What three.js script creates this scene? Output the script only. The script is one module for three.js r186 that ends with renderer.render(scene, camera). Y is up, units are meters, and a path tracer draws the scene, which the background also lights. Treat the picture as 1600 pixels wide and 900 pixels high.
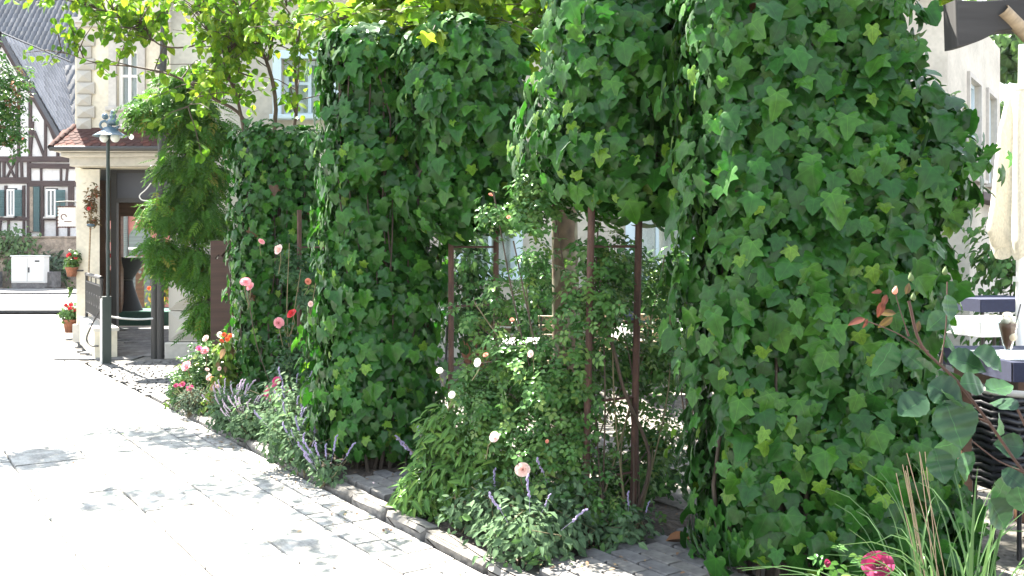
import * as THREE from 'three';
import { mergeGeometries, mergeVertices } from 'three/addons/utils/BufferGeometryUtils.js';

// ---------------------------------------------------------------- camera, sky, sun, exposure
const scene = new THREE.Scene();
const EYE = 1.6, F = 1500;                       // eye height (m), focal length in pixels of a 1600 x 900 frame
const camera = new THREE.PerspectiveCamera(2 * Math.atan(450 / F) * 180 / Math.PI, 16 / 9, 0.1, 600);
camera.position.set(0, EYE, 0);
camera.lookAt(0, EYE, -10);
camera.setViewOffset(1600, 900, 0, 62, 1600, 900);   // a level lens shifted down a little
scene.add(camera);

const SUN = new THREE.Vector3(-0.335, 0.819, -0.466).normalize();
// hazy summer sky: paler towards the horizon and round the sun
{
  const w = 256, h = 128, d = new Float32Array(w * h * 4), v = new THREE.Vector3();
  for (let j = 0; j < h; j++) for (let i = 0; i < w; i++) {
    const el = (j + 0.5) / h * Math.PI - Math.PI / 2, az = ((i + 0.5) / w - 0.5) * 2 * Math.PI;
    v.set(Math.cos(el) * Math.cos(az), Math.sin(el), Math.cos(el) * Math.sin(az));
    const u = Math.max(0, v.y), f = Math.pow(1 - u, 2.2), c = Math.max(0, v.dot(SUN)), glow = 0.35 * Math.pow(c, 6) + 0.9 * Math.pow(c, 40), k = (j * w + i) * 4;
    const low = v.y < 0 ? 0.5 : 1;
    d[k] = low * (0.31 + 0.4 * f + glow); d[k + 1] = low * (0.38 + 0.36 * f + glow * 0.97); d[k + 2] = low * (0.5 + 0.26 * f + glow * 0.9); d[k + 3] = 1;
  }
  const t = new THREE.DataTexture(d, w, h, THREE.RGBAFormat, THREE.FloatType); t.mapping = THREE.EquirectangularReflectionMapping; t.magFilter = t.minFilter = THREE.LinearFilter; t.needsUpdate = true;
  scene.background = t; scene.environment = t;
}
scene.backgroundIntensity = 0.6; scene.environmentIntensity = 0.6;

const sun = new THREE.DirectionalLight(new THREE.Color(1, 0.94, 0.84), 5);
sun.position.copy(SUN).multiplyScalar(40).add(new THREE.Vector3(0, 0, -10));
sun.target.position.set(0, 0, -10); sun.castShadow = true;
Object.assign(sun.shadow.camera, { left: -30, right: 30, top: 30, bottom: -30, near: 1, far: 120 });
sun.shadow.mapSize.set(4096, 4096);
scene.add(sun, sun.target);

const renderer = new THREE.WebGLRenderer({ antialias: true });
renderer.toneMapping = THREE.LinearToneMapping;
renderer.toneMappingExposure = 8.6;
renderer.shadowMap.enabled = true;
renderer.setSize(1024, 576);
scene.fog = new THREE.FogExp2(0xe8eef2, 0.0002);        // bright summer haze against the light, also standing in for lens glare

// ---------------------------------------------------------------- helpers
let seed = 7;
const rnd = () => { seed = (seed + 0x6D2B79F5) | 0; let t = Math.imul(seed ^ (seed >>> 15), 1 | seed); t = (t + Math.imul(t ^ (t >>> 7), 61 | t)) ^ t; return ((t ^ (t >>> 14)) >>> 0) / 4294967296; };
const rr = (a, b) => a + (b - a) * rnd();
const gs = () => (rnd() + rnd() + rnd() - 1.5) / 0.75;
const V = (x, y, z) => new THREE.Vector3(x, y, z);
const lerp = (a, b, t) => a + (b - a) * t;
// a point at a given distance in front of the eye, from its bearing (given on a 1600 x 900 plan of the view)
const at = (px, py, d) => V((px - 800) / F * d, EYE - (py - 388) / F * d, -d);
// the hedge row: s runs along the kerb away from the eye, t runs from the kerb into the garden
const U = V(-0.559, 0, -0.829), N = V(0.829, 0, -0.559), K0 = V(-0.16, 0, -4.78);
const row = (s, t, y = 0) => V(K0.x + s * U.x + t * N.x, y, K0.z + s * U.z + t * N.z);
const ROWTURN = Math.atan2(-U.z, U.x);           // turns +x onto U

const names = {};
function numbered(n) { const k = names[n] = (names[n] ?? -1) + 1; return k ? n + '_' + String(k).padStart(3, '0') : n; }
function thing(name, label, category, group, pos) {
  const o = new THREE.Group(); o.name = numbered(name); o.userData = { label, category };
  if (group) o.userData.group = group;
  if (pos) o.position.copy(pos);
  scene.add(o); return o;
}
function setting(name, label) { const o = new THREE.Group(); o.name = name; o.userData = { kind: 'structure', label }; scene.add(o); return o; }
function obj(name, geo, mat, parent, extra) {
  const m = new THREE.Mesh(geo, mat); m.name = name; m.castShadow = m.receiveShadow = true;
  if (extra) Object.assign(m.userData, extra);
  (parent || scene).add(m); return m;
}
function top(name, geo, mat, label, category, group) { const m = obj(numbered(name), geo, mat, scene, { label, category }); if (group) m.userData.group = group; return m; }
function clean(g) { if (g.index) g = g.toNonIndexed(); for (const k of Object.keys(g.attributes)) if (!['position', 'normal', 'uv'].includes(k)) g.deleteAttribute(k); if (!g.attributes.uv) g.setAttribute('uv', new THREE.BufferAttribute(new Float32Array(g.attributes.position.count * 2), 2)); return g; }
const merge = (list) => mergeGeometries(list.map(clean));

function boxG(w, h, d, x = 0, y = 0, z = 0, ry = 0, b = 0) {   // box with uv in metres, centre at x y z; b bevels all edges
  let g;
  if (b > 0) {
    const s = new THREE.Shape(), X = w / 2 - b, Y = h / 2 - b;
    s.moveTo(-X, -Y); s.lineTo(X, -Y); s.lineTo(X, Y); s.lineTo(-X, Y); s.closePath();
    g = new THREE.ExtrudeGeometry(s, { depth: d - 2 * b, bevelEnabled: true, bevelThickness: b, bevelSize: b, bevelSegments: 1 });
    g.translate(0, 0, -(d - 2 * b) / 2);
  } else {
    g = new THREE.BoxGeometry(w, h, d);
    const uv = g.attributes.uv, dim = [[d, h], [d, h], [w, d], [w, d], [w, h], [w, h]];
    for (let i = 0; i < 24; i++) { const q = dim[i >> 2]; uv.setXY(i, uv.getX(i) * q[0] + x, uv.getY(i) * q[1] + y); }
  }
  if (ry) g.rotateY(ry);
  g.translate(x, y, z); return g;
}
function tubeG(pts, rad, seg = 6, close = true) {      // tapered tube along points
  const n = pts.length, pos = [], nor = [], uv = [], idx = [];
  let ref = V(0.31, 0.2, 0.93), len = 0;
  for (let i = 0; i < n; i++) {
    const t = pts[Math.min(i + 1, n - 1)].clone().sub(pts[Math.max(i - 1, 0)]).normalize();
    const a = ref.clone().addScaledVector(t, -ref.dot(t)).normalize(), b = t.clone().cross(a); ref = a;
    const r = Array.isArray(rad) ? rad[Math.min(i, rad.length - 1)] : rad;
    if (i) len += pts[i].distanceTo(pts[i - 1]);
    for (let k = 0; k <= seg; k++) {
      const an = k / seg * Math.PI * 2, c = Math.cos(an), s = Math.sin(an);
      const nx = a.x * c + b.x * s, ny = a.y * c + b.y * s, nz = a.z * c + b.z * s;
      pos.push(pts[i].x + nx * r, pts[i].y + ny * r, pts[i].z + nz * r); nor.push(nx, ny, nz); uv.push(k / seg, len * 2);
    }
  }
  for (let i = 0; i < n - 1; i++) for (let k = 0; k < seg; k++) { const p = i * (seg + 1) + k, q = p + seg + 1; idx.push(p, p + 1, q, p + 1, q + 1, q); }
  const g = new THREE.BufferGeometry();
  g.setAttribute('position', new THREE.Float32BufferAttribute(pos, 3)); g.setAttribute('normal', new THREE.Float32BufferAttribute(nor, 3)); g.setAttribute('uv', new THREE.Float32BufferAttribute(uv, 2));
  g.setIndex(idx); return g;
}
const curve = (pts, n = 12) => new THREE.CatmullRomCurve3(pts).getPoints(n);
const barG = (a, b, r, seg = 8) => tubeG([a, a.clone().lerp(b, 0.5), b], r, seg);
function polyG(points, depth, bevel = 0) { const s = new THREE.Shape(points.map(p => new THREE.Vector2(p[0], p[1]))); return new THREE.ExtrudeGeometry(s, { depth, bevelEnabled: bevel > 0, bevelSize: bevel, bevelThickness: bevel, bevelSegments: 1 }); }
function wallG(x0, x1, y0, y1, thick, holes = []) {     // a wall in the xy plane, from z = 0 back to -thick, with rectangular openings
  const s = new THREE.Shape(); s.moveTo(x0, y0); s.lineTo(x1, y0); s.lineTo(x1, y1); s.lineTo(x0, y1); s.closePath();
  for (const [a, b, c, d] of holes) { const p = new THREE.Path(); p.moveTo(a, c); p.lineTo(a, d); p.lineTo(b, d); p.lineTo(b, c); p.closePath(); s.holes.push(p); }
  const g = new THREE.ExtrudeGeometry(s, { depth: thick, bevelEnabled: false }); g.translate(0, 0, -thick); return g;
}

// ---------------------------------------------------------------- textures and materials
function noiseAt(x, y, per, sd) {
  const h = (i, j) => { i = ((i % per) + per) % per; j = ((j % per) + per) % per; let n = Math.imul(i, 374761393) + Math.imul(j, 668265263) + Math.imul(sd, 974634777); n = Math.imul(n ^ (n >>> 13), 1274126177); return ((n ^ (n >>> 16)) >>> 0) / 4294967296; };
  const xi = Math.floor(x), yi = Math.floor(y), fx = x - xi, fy = y - yi, u = fx * fx * (3 - 2 * fx), v = fy * fy * (3 - 2 * fy);
  return lerp(lerp(h(xi, yi), h(xi + 1, yi), u), lerp(h(xi, yi + 1), h(xi + 1, yi + 1), u), v);
}
const fbm = (x, y, per, oct, sd) => { let s = 0, a = 0.5, f = 1; for (let i = 0; i < oct; i++) { s += a * noiseAt(x * f, y * f, per * f, sd + i); a *= 0.5; f *= 2; } return s / (1 - Math.pow(0.5, oct)); };
function tex(size, fn, rep, srgb = true) {
  const d = new Uint8Array(size * size * 4);
  for (let j = 0; j < size; j++) for (let i = 0; i < size; i++) { const c = fn(i / size, j / size), k = (j * size + i) * 4; d[k] = Math.max(0, Math.min(255, c[0])); d[k + 1] = Math.max(0, Math.min(255, c[1])); d[k + 2] = Math.max(0, Math.min(255, c[2])); d[k + 3] = 255; }
  const t = new THREE.DataTexture(d, size, size); t.wrapS = t.wrapT = THREE.RepeatWrapping; t.magFilter = THREE.LinearFilter; t.minFilter = THREE.LinearMipmapLinearFilter; t.generateMipmaps = true;
  if (srgb) t.colorSpace = THREE.SRGBColorSpace;
  t.repeat.set(rep, rep); t.needsUpdate = true; return t;
}
const grey = (v) => [v, v, v];
const grain = (lo, hi, per, oct, sd, rep, sx = 1, sy = 1) => tex(256, (u, v) => { const n = fbm(u * per * sx, v * per * sy, per, oct, sd); const f = fbm(u * 64, v * 64, 64, 1, sd + 9); return grey(lo + (hi - lo) * (n * 0.75 + f * 0.25)); }, rep);
const T = {
  plaster: grain(190, 255, 6, 5, 1, 0.4), stone: grain(120, 255, 8, 5, 2, 0.9), rough: grain(110, 255, 10, 5, 3, 0.8),
  asphalt: grain(150, 255, 32, 3, 4, 0.5), soil: grain(90, 255, 24, 4, 5, 1.2), cloth: grain(205, 255, 48, 2, 6, 1.5),
  wood: tex(256, (u, v) => { const n = fbm(u * 4, v * 48, 4, 4, 8); const r = fbm(u * 2, v * 12, 2, 3, 12); return grey(140 + 115 * (n * 0.6 + r * 0.4)); }, 0.8),
  bark: tex(256, (u, v) => { const n = fbm(u * 10, v * 6, 2, 4, 14), p = fbm(u * 6, v * 3, 3, 2, 21); const b = 110 + 130 * n; return p > 0.55 ? [b * 0.95, b * 0.97, b * 0.85] : [b * 0.8, b * 0.72, b * 0.6]; }, 1),
  leaf: tex(256, (u, v) => {                      // pale veins from the leaf base to each lobe
    const x = (u - 0.5) * 1.4, y = -(v) * 1.3 + 0.2; let m = 9;
    for (const [ex, ey] of [[0, -1.1], [0.6, -0.4], [-0.6, -0.4], [0.45, 0.12], [-0.45, 0.12]]) { const l = Math.hypot(ex, ey), k = Math.max(0, Math.min(1, (x * ex + y * ey) / l / l)); m = Math.min(m, Math.hypot(x - ex * k, y - ey * k) / (1.1 - 0.6 * k)); }
    const side = Math.abs(Math.sin((Math.abs(x) * 0.9 + y) * 22)); const n = fbm(u * 6, v * 6, 6, 3, 31);
    const b = 160 + 75 * n + (side < 0.12 ? 9 : 0), w = 0.75 * (m < 0.008 ? 1 : m < 0.022 ? 1 - (m - 0.008) / 0.014 : 0); return [lerp(b, 255, w), lerp(b, 250, w * 0.8), lerp(b, 225, w * 0.9)];
  }, 1),
  blade: tex(64, (u, v) => { const m = Math.abs(u - 0.5); const n = fbm(u * 4, v * 8, 4, 3, 40); const b = 190 + 40 * n; return m < 0.016 ? [238, 238, 222] : grey(b); }, 1),
  rose: tex(256, (u, v) => { const m = Math.abs(u - 0.5), s = Math.abs(Math.sin((v * 1.0 - m * 0.95) * 34)); const n = fbm(u * 8, v * 8, 8, 4, 44), b = 165 + 60 * n; const w = m < 0.006 ? 1 : s < 0.12 ? 0.35 * (1 - s / 0.12) : 0; return [lerp(b, 250, w), lerp(b, 250, w), lerp(b, 230, w)]; }, 1),
};
T.leaf.wrapS = T.leaf.wrapT = THREE.ClampToEdgeWrapping;
const lin = (r, g, b) => new THREE.Color().setRGB(r, g, b);
const mat = (c, o = {}) => new THREE.MeshStandardMaterial({ color: lin(...c), roughness: 0.85, metalness: 0, ...o });
const M = {
  ground: mat([0.3, 0.28, 0.25], { map: T.rough, roughness: 1 }),
  paving: mat([0.58, 0.56, 0.52], { map: T.stone, bumpMap: T.rough, bumpScale: 0.004 }),
  paving2: mat([0.52, 0.51, 0.48], { map: T.stone, bumpMap: T.rough, bumpScale: 0.004 }), paving3: mat([0.64, 0.61, 0.56], { map: T.stone, bumpMap: T.rough, bumpScale: 0.004 }),
  joint: mat([0.33, 0.31, 0.27], { map: T.soil }), kerb: mat([0.32, 0.3, 0.27], { map: T.rough, bumpMap: T.rough, bumpScale: 0.01 }), kerb2: mat([0.26, 0.24, 0.21], { map: T.rough, bumpMap: T.rough, bumpScale: 0.01 }),
  soil: mat([0.13, 0.1, 0.075], { map: T.soil, bumpMap: T.soil, bumpScale: 0.03, roughness: 1 }), asphalt: mat([0.05, 0.053, 0.057], { map: T.asphalt }),
  slab: mat([0.26, 0.25, 0.24], { map: T.rough }), slab2: mat([0.21, 0.205, 0.2], { map: T.rough }), gravel: mat([0.3, 0.27, 0.23], { map: T.soil }), white: mat([0.78, 0.77, 0.74]),
  cream: mat([0.74, 0.68, 0.54], { map: T.plaster, roughness: 0.95 }), cream2: mat([0.6, 0.56, 0.48], { map: T.plaster, roughness: 0.95 }), quoin: mat([0.6, 0.57, 0.5], { map: T.plaster }), surround: mat([0.58, 0.55, 0.5], { map: T.plaster }),
  timber: mat([0.1, 0.065, 0.06], { map: T.wood }), infill: mat([0.8, 0.78, 0.74], { map: T.plaster }), teal: mat([0.1, 0.19, 0.19], { map: T.wood }), tan: mat([0.5, 0.4, 0.3], { map: T.rough }),
  rooftile: mat([0.05, 0.054, 0.064], { roughness: 0.45 }), redtile: mat([0.2, 0.065, 0.045], { map: T.rough, roughness: 1 }), redtile2: mat([0.12, 0.05, 0.04], { map: T.rough, roughness: 1 }),
  glinttile: mat([0.17, 0.17, 0.18], { roughness: 0.3 }), darkpanel: mat([0.04, 0.042, 0.05], { roughness: 0.5 }), brownwood: mat([0.17, 0.08, 0.04], { map: T.wood, roughness: 0.6 }), paleblue: mat([0.5, 0.6, 0.66], { roughness: 0.6 }),  // gable tiles paler than the other roofs, sun glint put into the colour
  glass: new THREE.MeshPhysicalMaterial({ color: lin(0.9, 0.95, 0.95), roughness: 0.05, transmission: 1, thickness: 0 }),
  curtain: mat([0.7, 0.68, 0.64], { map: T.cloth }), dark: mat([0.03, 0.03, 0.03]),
  greenmetal: mat([0.025, 0.036, 0.033], { roughness: 0.45, metalness: 0.3 }), iron: mat([0.05, 0.048, 0.045], { roughness: 0.6, metalness: 0.4 }), rust: mat([0.13, 0.065, 0.045], { map: T.rough, roughness: 0.85 }),
  enamel: mat([0.075, 0.12, 0.155], { roughness: 0.25 }), bulb: new THREE.MeshPhysicalMaterial({ color: lin(0.95, 0.95, 0.93), roughness: 0.4, transmission: 0.5, thickness: 0 }),
  carpet: mat([0.03, 0.1, 0.075], { map: T.cloth, roughness: 1 }), black: mat([0.012, 0.011, 0.014], { map: T.cloth }), blackgloss: mat([0.015, 0.015, 0.018], { roughness: 0.35 }),
  pink: mat([0.55, 0.22, 0.19], { map: T.plaster }), greygreen: mat([0.25, 0.3, 0.29], { map: T.wood }), terracotta: mat([0.42, 0.16, 0.08], { map: T.rough }), board: mat([0.075, 0.04, 0.03], { map: T.wood }),
  slat: mat([0.46, 0.33, 0.18], { map: T.wood, roughness: 0.6 }), navy: mat([0.02, 0.025, 0.06], { map: T.cloth }), canvas: new THREE.MeshPhysicalMaterial({ color: lin(0.82, 0.77, 0.64), map: T.cloth, roughness: 0.95, transmission: 0.5, thickness: 0 }),
  beam: mat([0.05, 0.047, 0.045], { map: T.wood, bumpMap: T.wood, bumpScale: 0.004 }), palewood: mat([0.5, 0.38, 0.24], { map: T.wood }), bark: mat([0.34, 0.3, 0.24], { map: T.bark, bumpMap: T.bark, bumpScale: 0.012 }), twig: mat([0.13, 0.09, 0.06], { map: T.rough }), cane: mat([0.14, 0.12, 0.06], {}), vine: mat([0.1, 0.075, 0.05], { map: T.rough }),
  dry: mat([0.24, 0.1, 0.035], { map: T.blade }),
};
const leafMat = (c, trans = 0.35, coat = 0.4, map = T.leaf) => new THREE.MeshPhysicalMaterial({ color: lin(...c), map, roughness: 0.92, transmission: trans, thickness: 0, specularIntensity: 0.2, clearcoat: coat, clearcoatRoughness: 0.16, side: THREE.DoubleSide });
const petalMat = (c) => new THREE.MeshPhysicalMaterial({ color: lin(...c), roughness: 0.9, transmission: 0.3, thickness: 0, side: THREE.DoubleSide });

// ---------------------------------------------------------------- leaves
function gridG(verts, tris) {
  const g = new THREE.BufferGeometry();
  g.setAttribute('position', new THREE.Float32BufferAttribute(verts.flat(), 3));
  g.setAttribute('uv', new THREE.Float32BufferAttribute(verts.flatMap(v => [v[0] / 1.4 + 0.5, (0.2 - v[1]) / 1.3]), 2));
  g.setIndex(tris.flat()); g.computeVertexNormals(); return g;
}
function ivyG(k) {          // five-lobed ivy leaf, about 1 wide, stalk at the origin, tip near y = -1
  const j = () => rr(-0.025, 0.025), half = [[0.10, 0.10], [0.24, 0.19], [0.40, 0.15], [0.49, 0.0], [0.47, -0.12], [0.45, -0.2], [0.57, -0.31], [0.645, -0.42], [0.52, -0.47], [0.37, -0.52], [0.29, -0.66], [0.17, -0.82], [0.07, -0.94]];
  const deep = [0.02, 0.08, -0.05, 0.04, 0.0][k], curl = [0.25, 0.45, 0.12, 0.6, 0.3][k], cup = [0.5, 0.25, 0.75, 0.4, -0.25][k], tw = [0, 0.25, -0.3, 0.5, -0.15][k], tipL = [1, 1.08, 0.9, 1.0, 1.14][k];
  const z = (x, y) => 0.30 * Math.abs(x) - cup * x * x * 1.3 - curl * Math.max(0, -y - 0.25) * Math.max(0, -y - 0.25) - 0.35 * curl * Math.max(0, y) + tw * x * (y + 0.4) * 0.5 + rr(-0.012, 0.012);
  const verts = [[0, 0, 0], [0, -0.22, -0.02], [0, -0.5, -0.03 - curl * 0.06], [0, -0.75, -0.03 - curl * 0.25], [0, -tipL, -curl * 0.56]], tris = [];
  for (const sgn of [1, -1]) {
    const b = verts.length, mid = b + half.length;
    half.forEach(([x, y], i) => { const q = (i === 4 || i === 5 || i === 9) ? x - deep : x; const X = sgn * (q + j()), Y = (y < -0.5 ? y * tipL : y) + j(); verts.push([X, Y, z(X, Y)]); });
    for (const [x, y] of [[0.24, 0.02], [0.3, -0.28]]) verts.push([sgn * x, y, z(sgn * x, y) + 0.03]);
    const m0 = mid, m1 = mid + 1, h = (i) => b + i;
    const f = [[0, h(0), m0], [h(0), h(1), m0], [h(1), h(2), m0], [h(2), h(3), m0], [h(3), h(4), m0], [0, m0, 1], [m0, h(4), m1], [1, m0, m1], [h(4), h(5), m1], [h(5), h(6), m1], [h(6), h(7), m1], [h(7), h(8), m1], [h(8), h(9), m1], [1, m1, 2], [m1, h(9), 2], [2, h(9), h(10)], [2, h(10), 3], [3, h(10), h(11)], [3, h(11), h(12)], [3, h(12), 4]];
    for (const t of f) tris.push(sgn > 0 ? [t[0], t[2], t[1]] : t);
  }
  return gridG(verts, tris);
}
function ovateG(w = 0.6, droop = 0.25, fold = 0.12, rows = 5, toothed = 0) {    // oval leaf, stalk at the origin, tip at y = -1
  const verts = [[0, 0, 0]], tris = [];
  for (let i = 1; i < rows; i++) { const t = i / rows, half = w * Math.pow(Math.sin(Math.PI * Math.pow(t, 0.8)), 0.85) * (1 + (i % 2 ? toothed : -toothed)); const zc = -droop * t * t; verts.push([half * 0.5, -t, zc + fold * half], [0, -t, zc], [-half * 0.5, -t, zc + fold * half]); }
  verts.push([0, -1, -droop]);
  tris.push([0, 2, 1], [0, 3, 2]);
  for (let i = 0; i < rows - 2; i++) { const a = 1 + i * 3; tris.push([a, a + 1, a + 3], [a + 1, a + 4, a + 3], [a + 1, a + 2, a + 4], [a + 2, a + 5, a + 4]); }
  const a = 1 + (rows - 2) * 3, e = verts.length - 1; tris.push([a, a + 1, e], [a + 1, a + 2, e]);
  return gridG(verts, tris);
}
function frondG(n, leafLen, leafW, spread, droop) {    // feather-shaped leaf: a midrib with paired leaflets, running down -y, 1 long
  const parts = [];
  for (let i = 0; i < n; i++) for (const s of [-1, 1]) {
    const t = 0.15 + 0.8 * i / n, g = ovateG(leafW, 0.2, 0.15, 3); g.scale(leafLen, leafLen, leafLen);
    g.rotateZ(s * (spread - 0.4 * t)); g.rotateX(rr(-0.35, 0.35)); g.translate(0, -t, -droop * t * t); parts.push(g);
  }
  const e = ovateG(leafW, 0.2, 0.15, 3); e.scale(leafLen, leafLen, leafLen); e.translate(0, -0.95, -droop); parts.push(e);
  return merge(parts);
}
function sprigG(w = 0.62) {                 // rose leaf: five leaflets on one stalk
  const parts = [];
  for (const [x, y, s, r] of [[0, -0.62, 0.42, 0], [0.03, -0.55, 0.38, 1.15], [-0.03, -0.55, 0.38, -1.15], [0.02, -0.25, 0.32, 1.3], [-0.02, -0.25, 0.32, -1.3]]) { const g = ovateG(w, 0.2, 0.2, 4); g.scale(s, s, s); g.rotateZ(r); g.rotateX(rr(-0.3, 0.3)); g.translate(x, y, 0); parts.push(g); }
  return merge(parts);
}
const L = { ivy: [0, 1, 2, 3, 4].map(ivyG), oval: [ovateG(0.62, 0.3, 0.15), ovateG(0.7, 0.15, 0.25), ovateG(0.55, 0.45, 0.1)], round: [ovateG(0.85, 0.35, 0.1), ovateG(0.78, 0.5, 0.2), ovateG(0.9, 0.2, 0.15)], lance: [ovateG(0.3, 0.3, 0.2), ovateG(0.26, 0.5, 0.1), ovateG(0.34, 0.15, 0.2)], frond: [frondG(6, 0.3, 0.42, 1.2, 0.3), frondG(5, 0.33, 0.4, 1.0, 0.5)], sprig: [sprigG(), sprigG(0.75)], small: [ovateG(0.5, 0.2, 0.2, 3), ovateG(0.6, 0.3, 0.2, 3)] };
function leafAt(p, nrm, tip, size) {
  const z = nrm.clone().normalize(), y = tip.clone().addScaledVector(z, -tip.dot(z)).normalize().negate(), x = y.clone().cross(z);
  return new THREE.Matrix4().makeBasis(x.multiplyScalar(size), y.multiplyScalar(size), z.multiplyScalar(size)).setPosition(p);
}
const jit = (v, a) => V(v.x + a * gs(), v.y + a * gs(), v.z + a * gs());
// leaves = [{ p, n, tip, size, c, outer }]; the largest in view become parts of their own, the rest one part
function foliage(parent, leaves, geos, colors, o = {}) {
  const { most = 300, trans = 0.35, coat = 0.4, map = T.leaf, name = 'leaf', rest = 'foliage' } = o;
  parent.updateMatrixWorld();
  const inv = parent.matrixWorld.clone().invert();
  for (const l of leaves) {
    const d = Math.max(0.5, -l.p.z), px = l.p.x / d * F + 800, py = 388 - (l.p.y - EYE) / d * F;
    const seen = px > -10 && px < 1610 && py > -10 && py < 910;
    const face = Math.abs(l.n.z) / (l.n.length() || 1);
    l.w = (seen ? 1 : 0) * (l.outer ?? 1) * (l.size / d) * (0.3 + face) * (1 + 0.3 * rnd());
  }
  leaves.sort((a, b) => b.w - a.w);
  const near = leaves.slice(0, most), far = leaves.slice(most);
  const mats = colors.map(c => leafMat(c, trans, coat, map));
  near.forEach((l, i) => { const m = obj(name, geos[i % geos.length], mats[l.c], parent); m.matrix.copy(inv.clone().multiply(leafAt(l.p, l.n, l.tip, l.size))); m.matrix.decompose(m.position, m.quaternion, m.scale); });
  if (far.length) {
    const im = new THREE.InstancedMesh(geos[0], leafMat([1, 1, 1], trans, coat, map), far.length), c = new THREE.Color();
    const vs = new THREE.Matrix4(); far.forEach((l, i) => { im.setMatrixAt(i, inv.clone().multiply(leafAt(l.p, l.n, l.tip, l.size)).multiply(vs.makeScale(rr(0.8, 1.15) * (rnd() < 0.5 ? -1 : 1), rr(0.85, 1.1), rr(0.3, 1.7)))); const k = colors[l.c], v = rr(0.8, 1.2); im.setColorAt(i, c.setRGB(k[0] * v, k[1] * v, k[2] * v)); });
    im.name = rest; im.userData.kind = 'stuff'; im.castShadow = im.receiveShadow = true; parent.add(im);
  }
}
const pick = (w) => { let r = rnd() * w.reduce((a, b) => a + b, 0); for (let i = 0; i < w.length; i++) { r -= w[i]; if (r <= 0) return i; } return 0; };

// leaves over a rounded block: axes ax, az on the ground, half sizes hx, hz, from y0 to y1
function ivyBlock(list, c, ax, az, hx, hz, y0, y1, n, size, o = {}) {
  const { round = 0.18, bump = 0.1, weights = [6, 5, 3, 1], layers = 4, under = 0.6, sd = 3 } = o;
  const hy = (y1 - y0) / 2, cy = (y0 + y1) / 2;
  const areas = [hy * hz * 2, hx * hy * 2, hx * hz, hx * hz * under];
  for (let i = 0; i < n; i++) {
    const f = pick(areas), s = rnd() < 0.5 ? -1 : 1; let q, nn;
    if (f === 0) { q = V(s * hx, rr(-hy, hy), rr(-hz, hz)); nn = V(s, 0, 0); } else if (f === 1) { q = V(rr(-hx, hx), rr(-hy, hy), s * hz); nn = V(0, 0, s); } else if (f === 2) { q = V(rr(-hx, hx), hy, rr(-hz, hz)); nn = V(0, 1, 0); } else { q = V(rr(-hx, hx), -hy, rr(-hz, hz)); nn = V(0, -1, 0); }
    const r = Math.min(round, hx, hz, hy), inn = V(Math.max(-hx + r, Math.min(hx - r, q.x)), Math.max(-hy + r, Math.min(hy - r, q.y)), Math.max(-hz + r, Math.min(hz - r, q.z)));
    const off = q.clone().sub(inn); if (off.lengthSq() > 1e-6) { nn = off.clone().normalize(); q = inn.addScaledVector(nn, r); }
    const lay = pick([0.5, 1.0, 1.1, 0.9].slice(0, layers)), w = (fbm(q.x * 2.2 + q.z * 1.7 + 20, q.y * 2.2 + q.z + 20, 64, 3, sd) - 0.5) * 2;
    q.addScaledVector(nn, w * bump * 2.1 - lay * 0.085 + gs() * 0.04);
    const p = V(c.x + ax.x * q.x + az.x * q.z, cy + q.y, c.z + ax.z * q.x + az.z * q.z);
    if (p.y < 0.03) p.y = rr(0.03, 0.1);
    const nw = V(ax.x * nn.x + az.x * nn.z, nn.y, ax.z * nn.x + az.z * nn.z);
    const young = lay === 0 && rnd() < 0.07 + 0.3 * Math.max(0, fbm(q.x * 3 + q.z * 2 + 50, q.y * 3 + 50, 64, 2, sd + 5) - 0.5) * 2;
    const nrm = jit(nw.clone().add(V(-0.3, 0.22, 0.05)), 0.5), tip = jit(V(nw.x * 0.25, -1, nw.z * 0.25), 0.5);
    list.push({ p, n: nrm, tip, size: size * (young ? rr(0.5, 0.8) : rr(0.55, 1.25)), c: young ? 3 : rnd() < 0.003 ? 4 : pick(weights.slice(0, 3)), outer: lay === 0 ? 1 : lay === 1 ? 0.5 : 0.15 });
  }
}
// stems that climb a block, with side shoots
function ivyStems(parent, c, ax, az, hx, hz, y0, y1, n) {
  for (let i = 0; i < n; i++) {
    const a = rr(0, Math.PI * 2), kr = i < n / 3 ? 0.72 : rr(0.15, 0.6), x = Math.cos(a) * hx * kr, z = Math.sin(a) * hz * kr, pts = [];
    for (let k = 0; k <= 6; k++) { const t = k / 6; pts.push(V(c.x + ax.x * (x + gs() * 0.05) + az.x * (z + gs() * 0.05), lerp(y0, y1, t), c.z + ax.z * (x + gs() * 0.05) + az.z * (z + gs() * 0.05))); }
    const rs = i < n / 3 ? 1 : rr(1, 2.4); obj('stem', tubeG(curve(pts, 14), [0.014 * rs, 0.013 * rs, 0.012 * rs, 0.01 * rs, 0.009 * rs, 0.008 * rs, 0.006 * rs], 5), M.vine, parent);
  }
}
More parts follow.
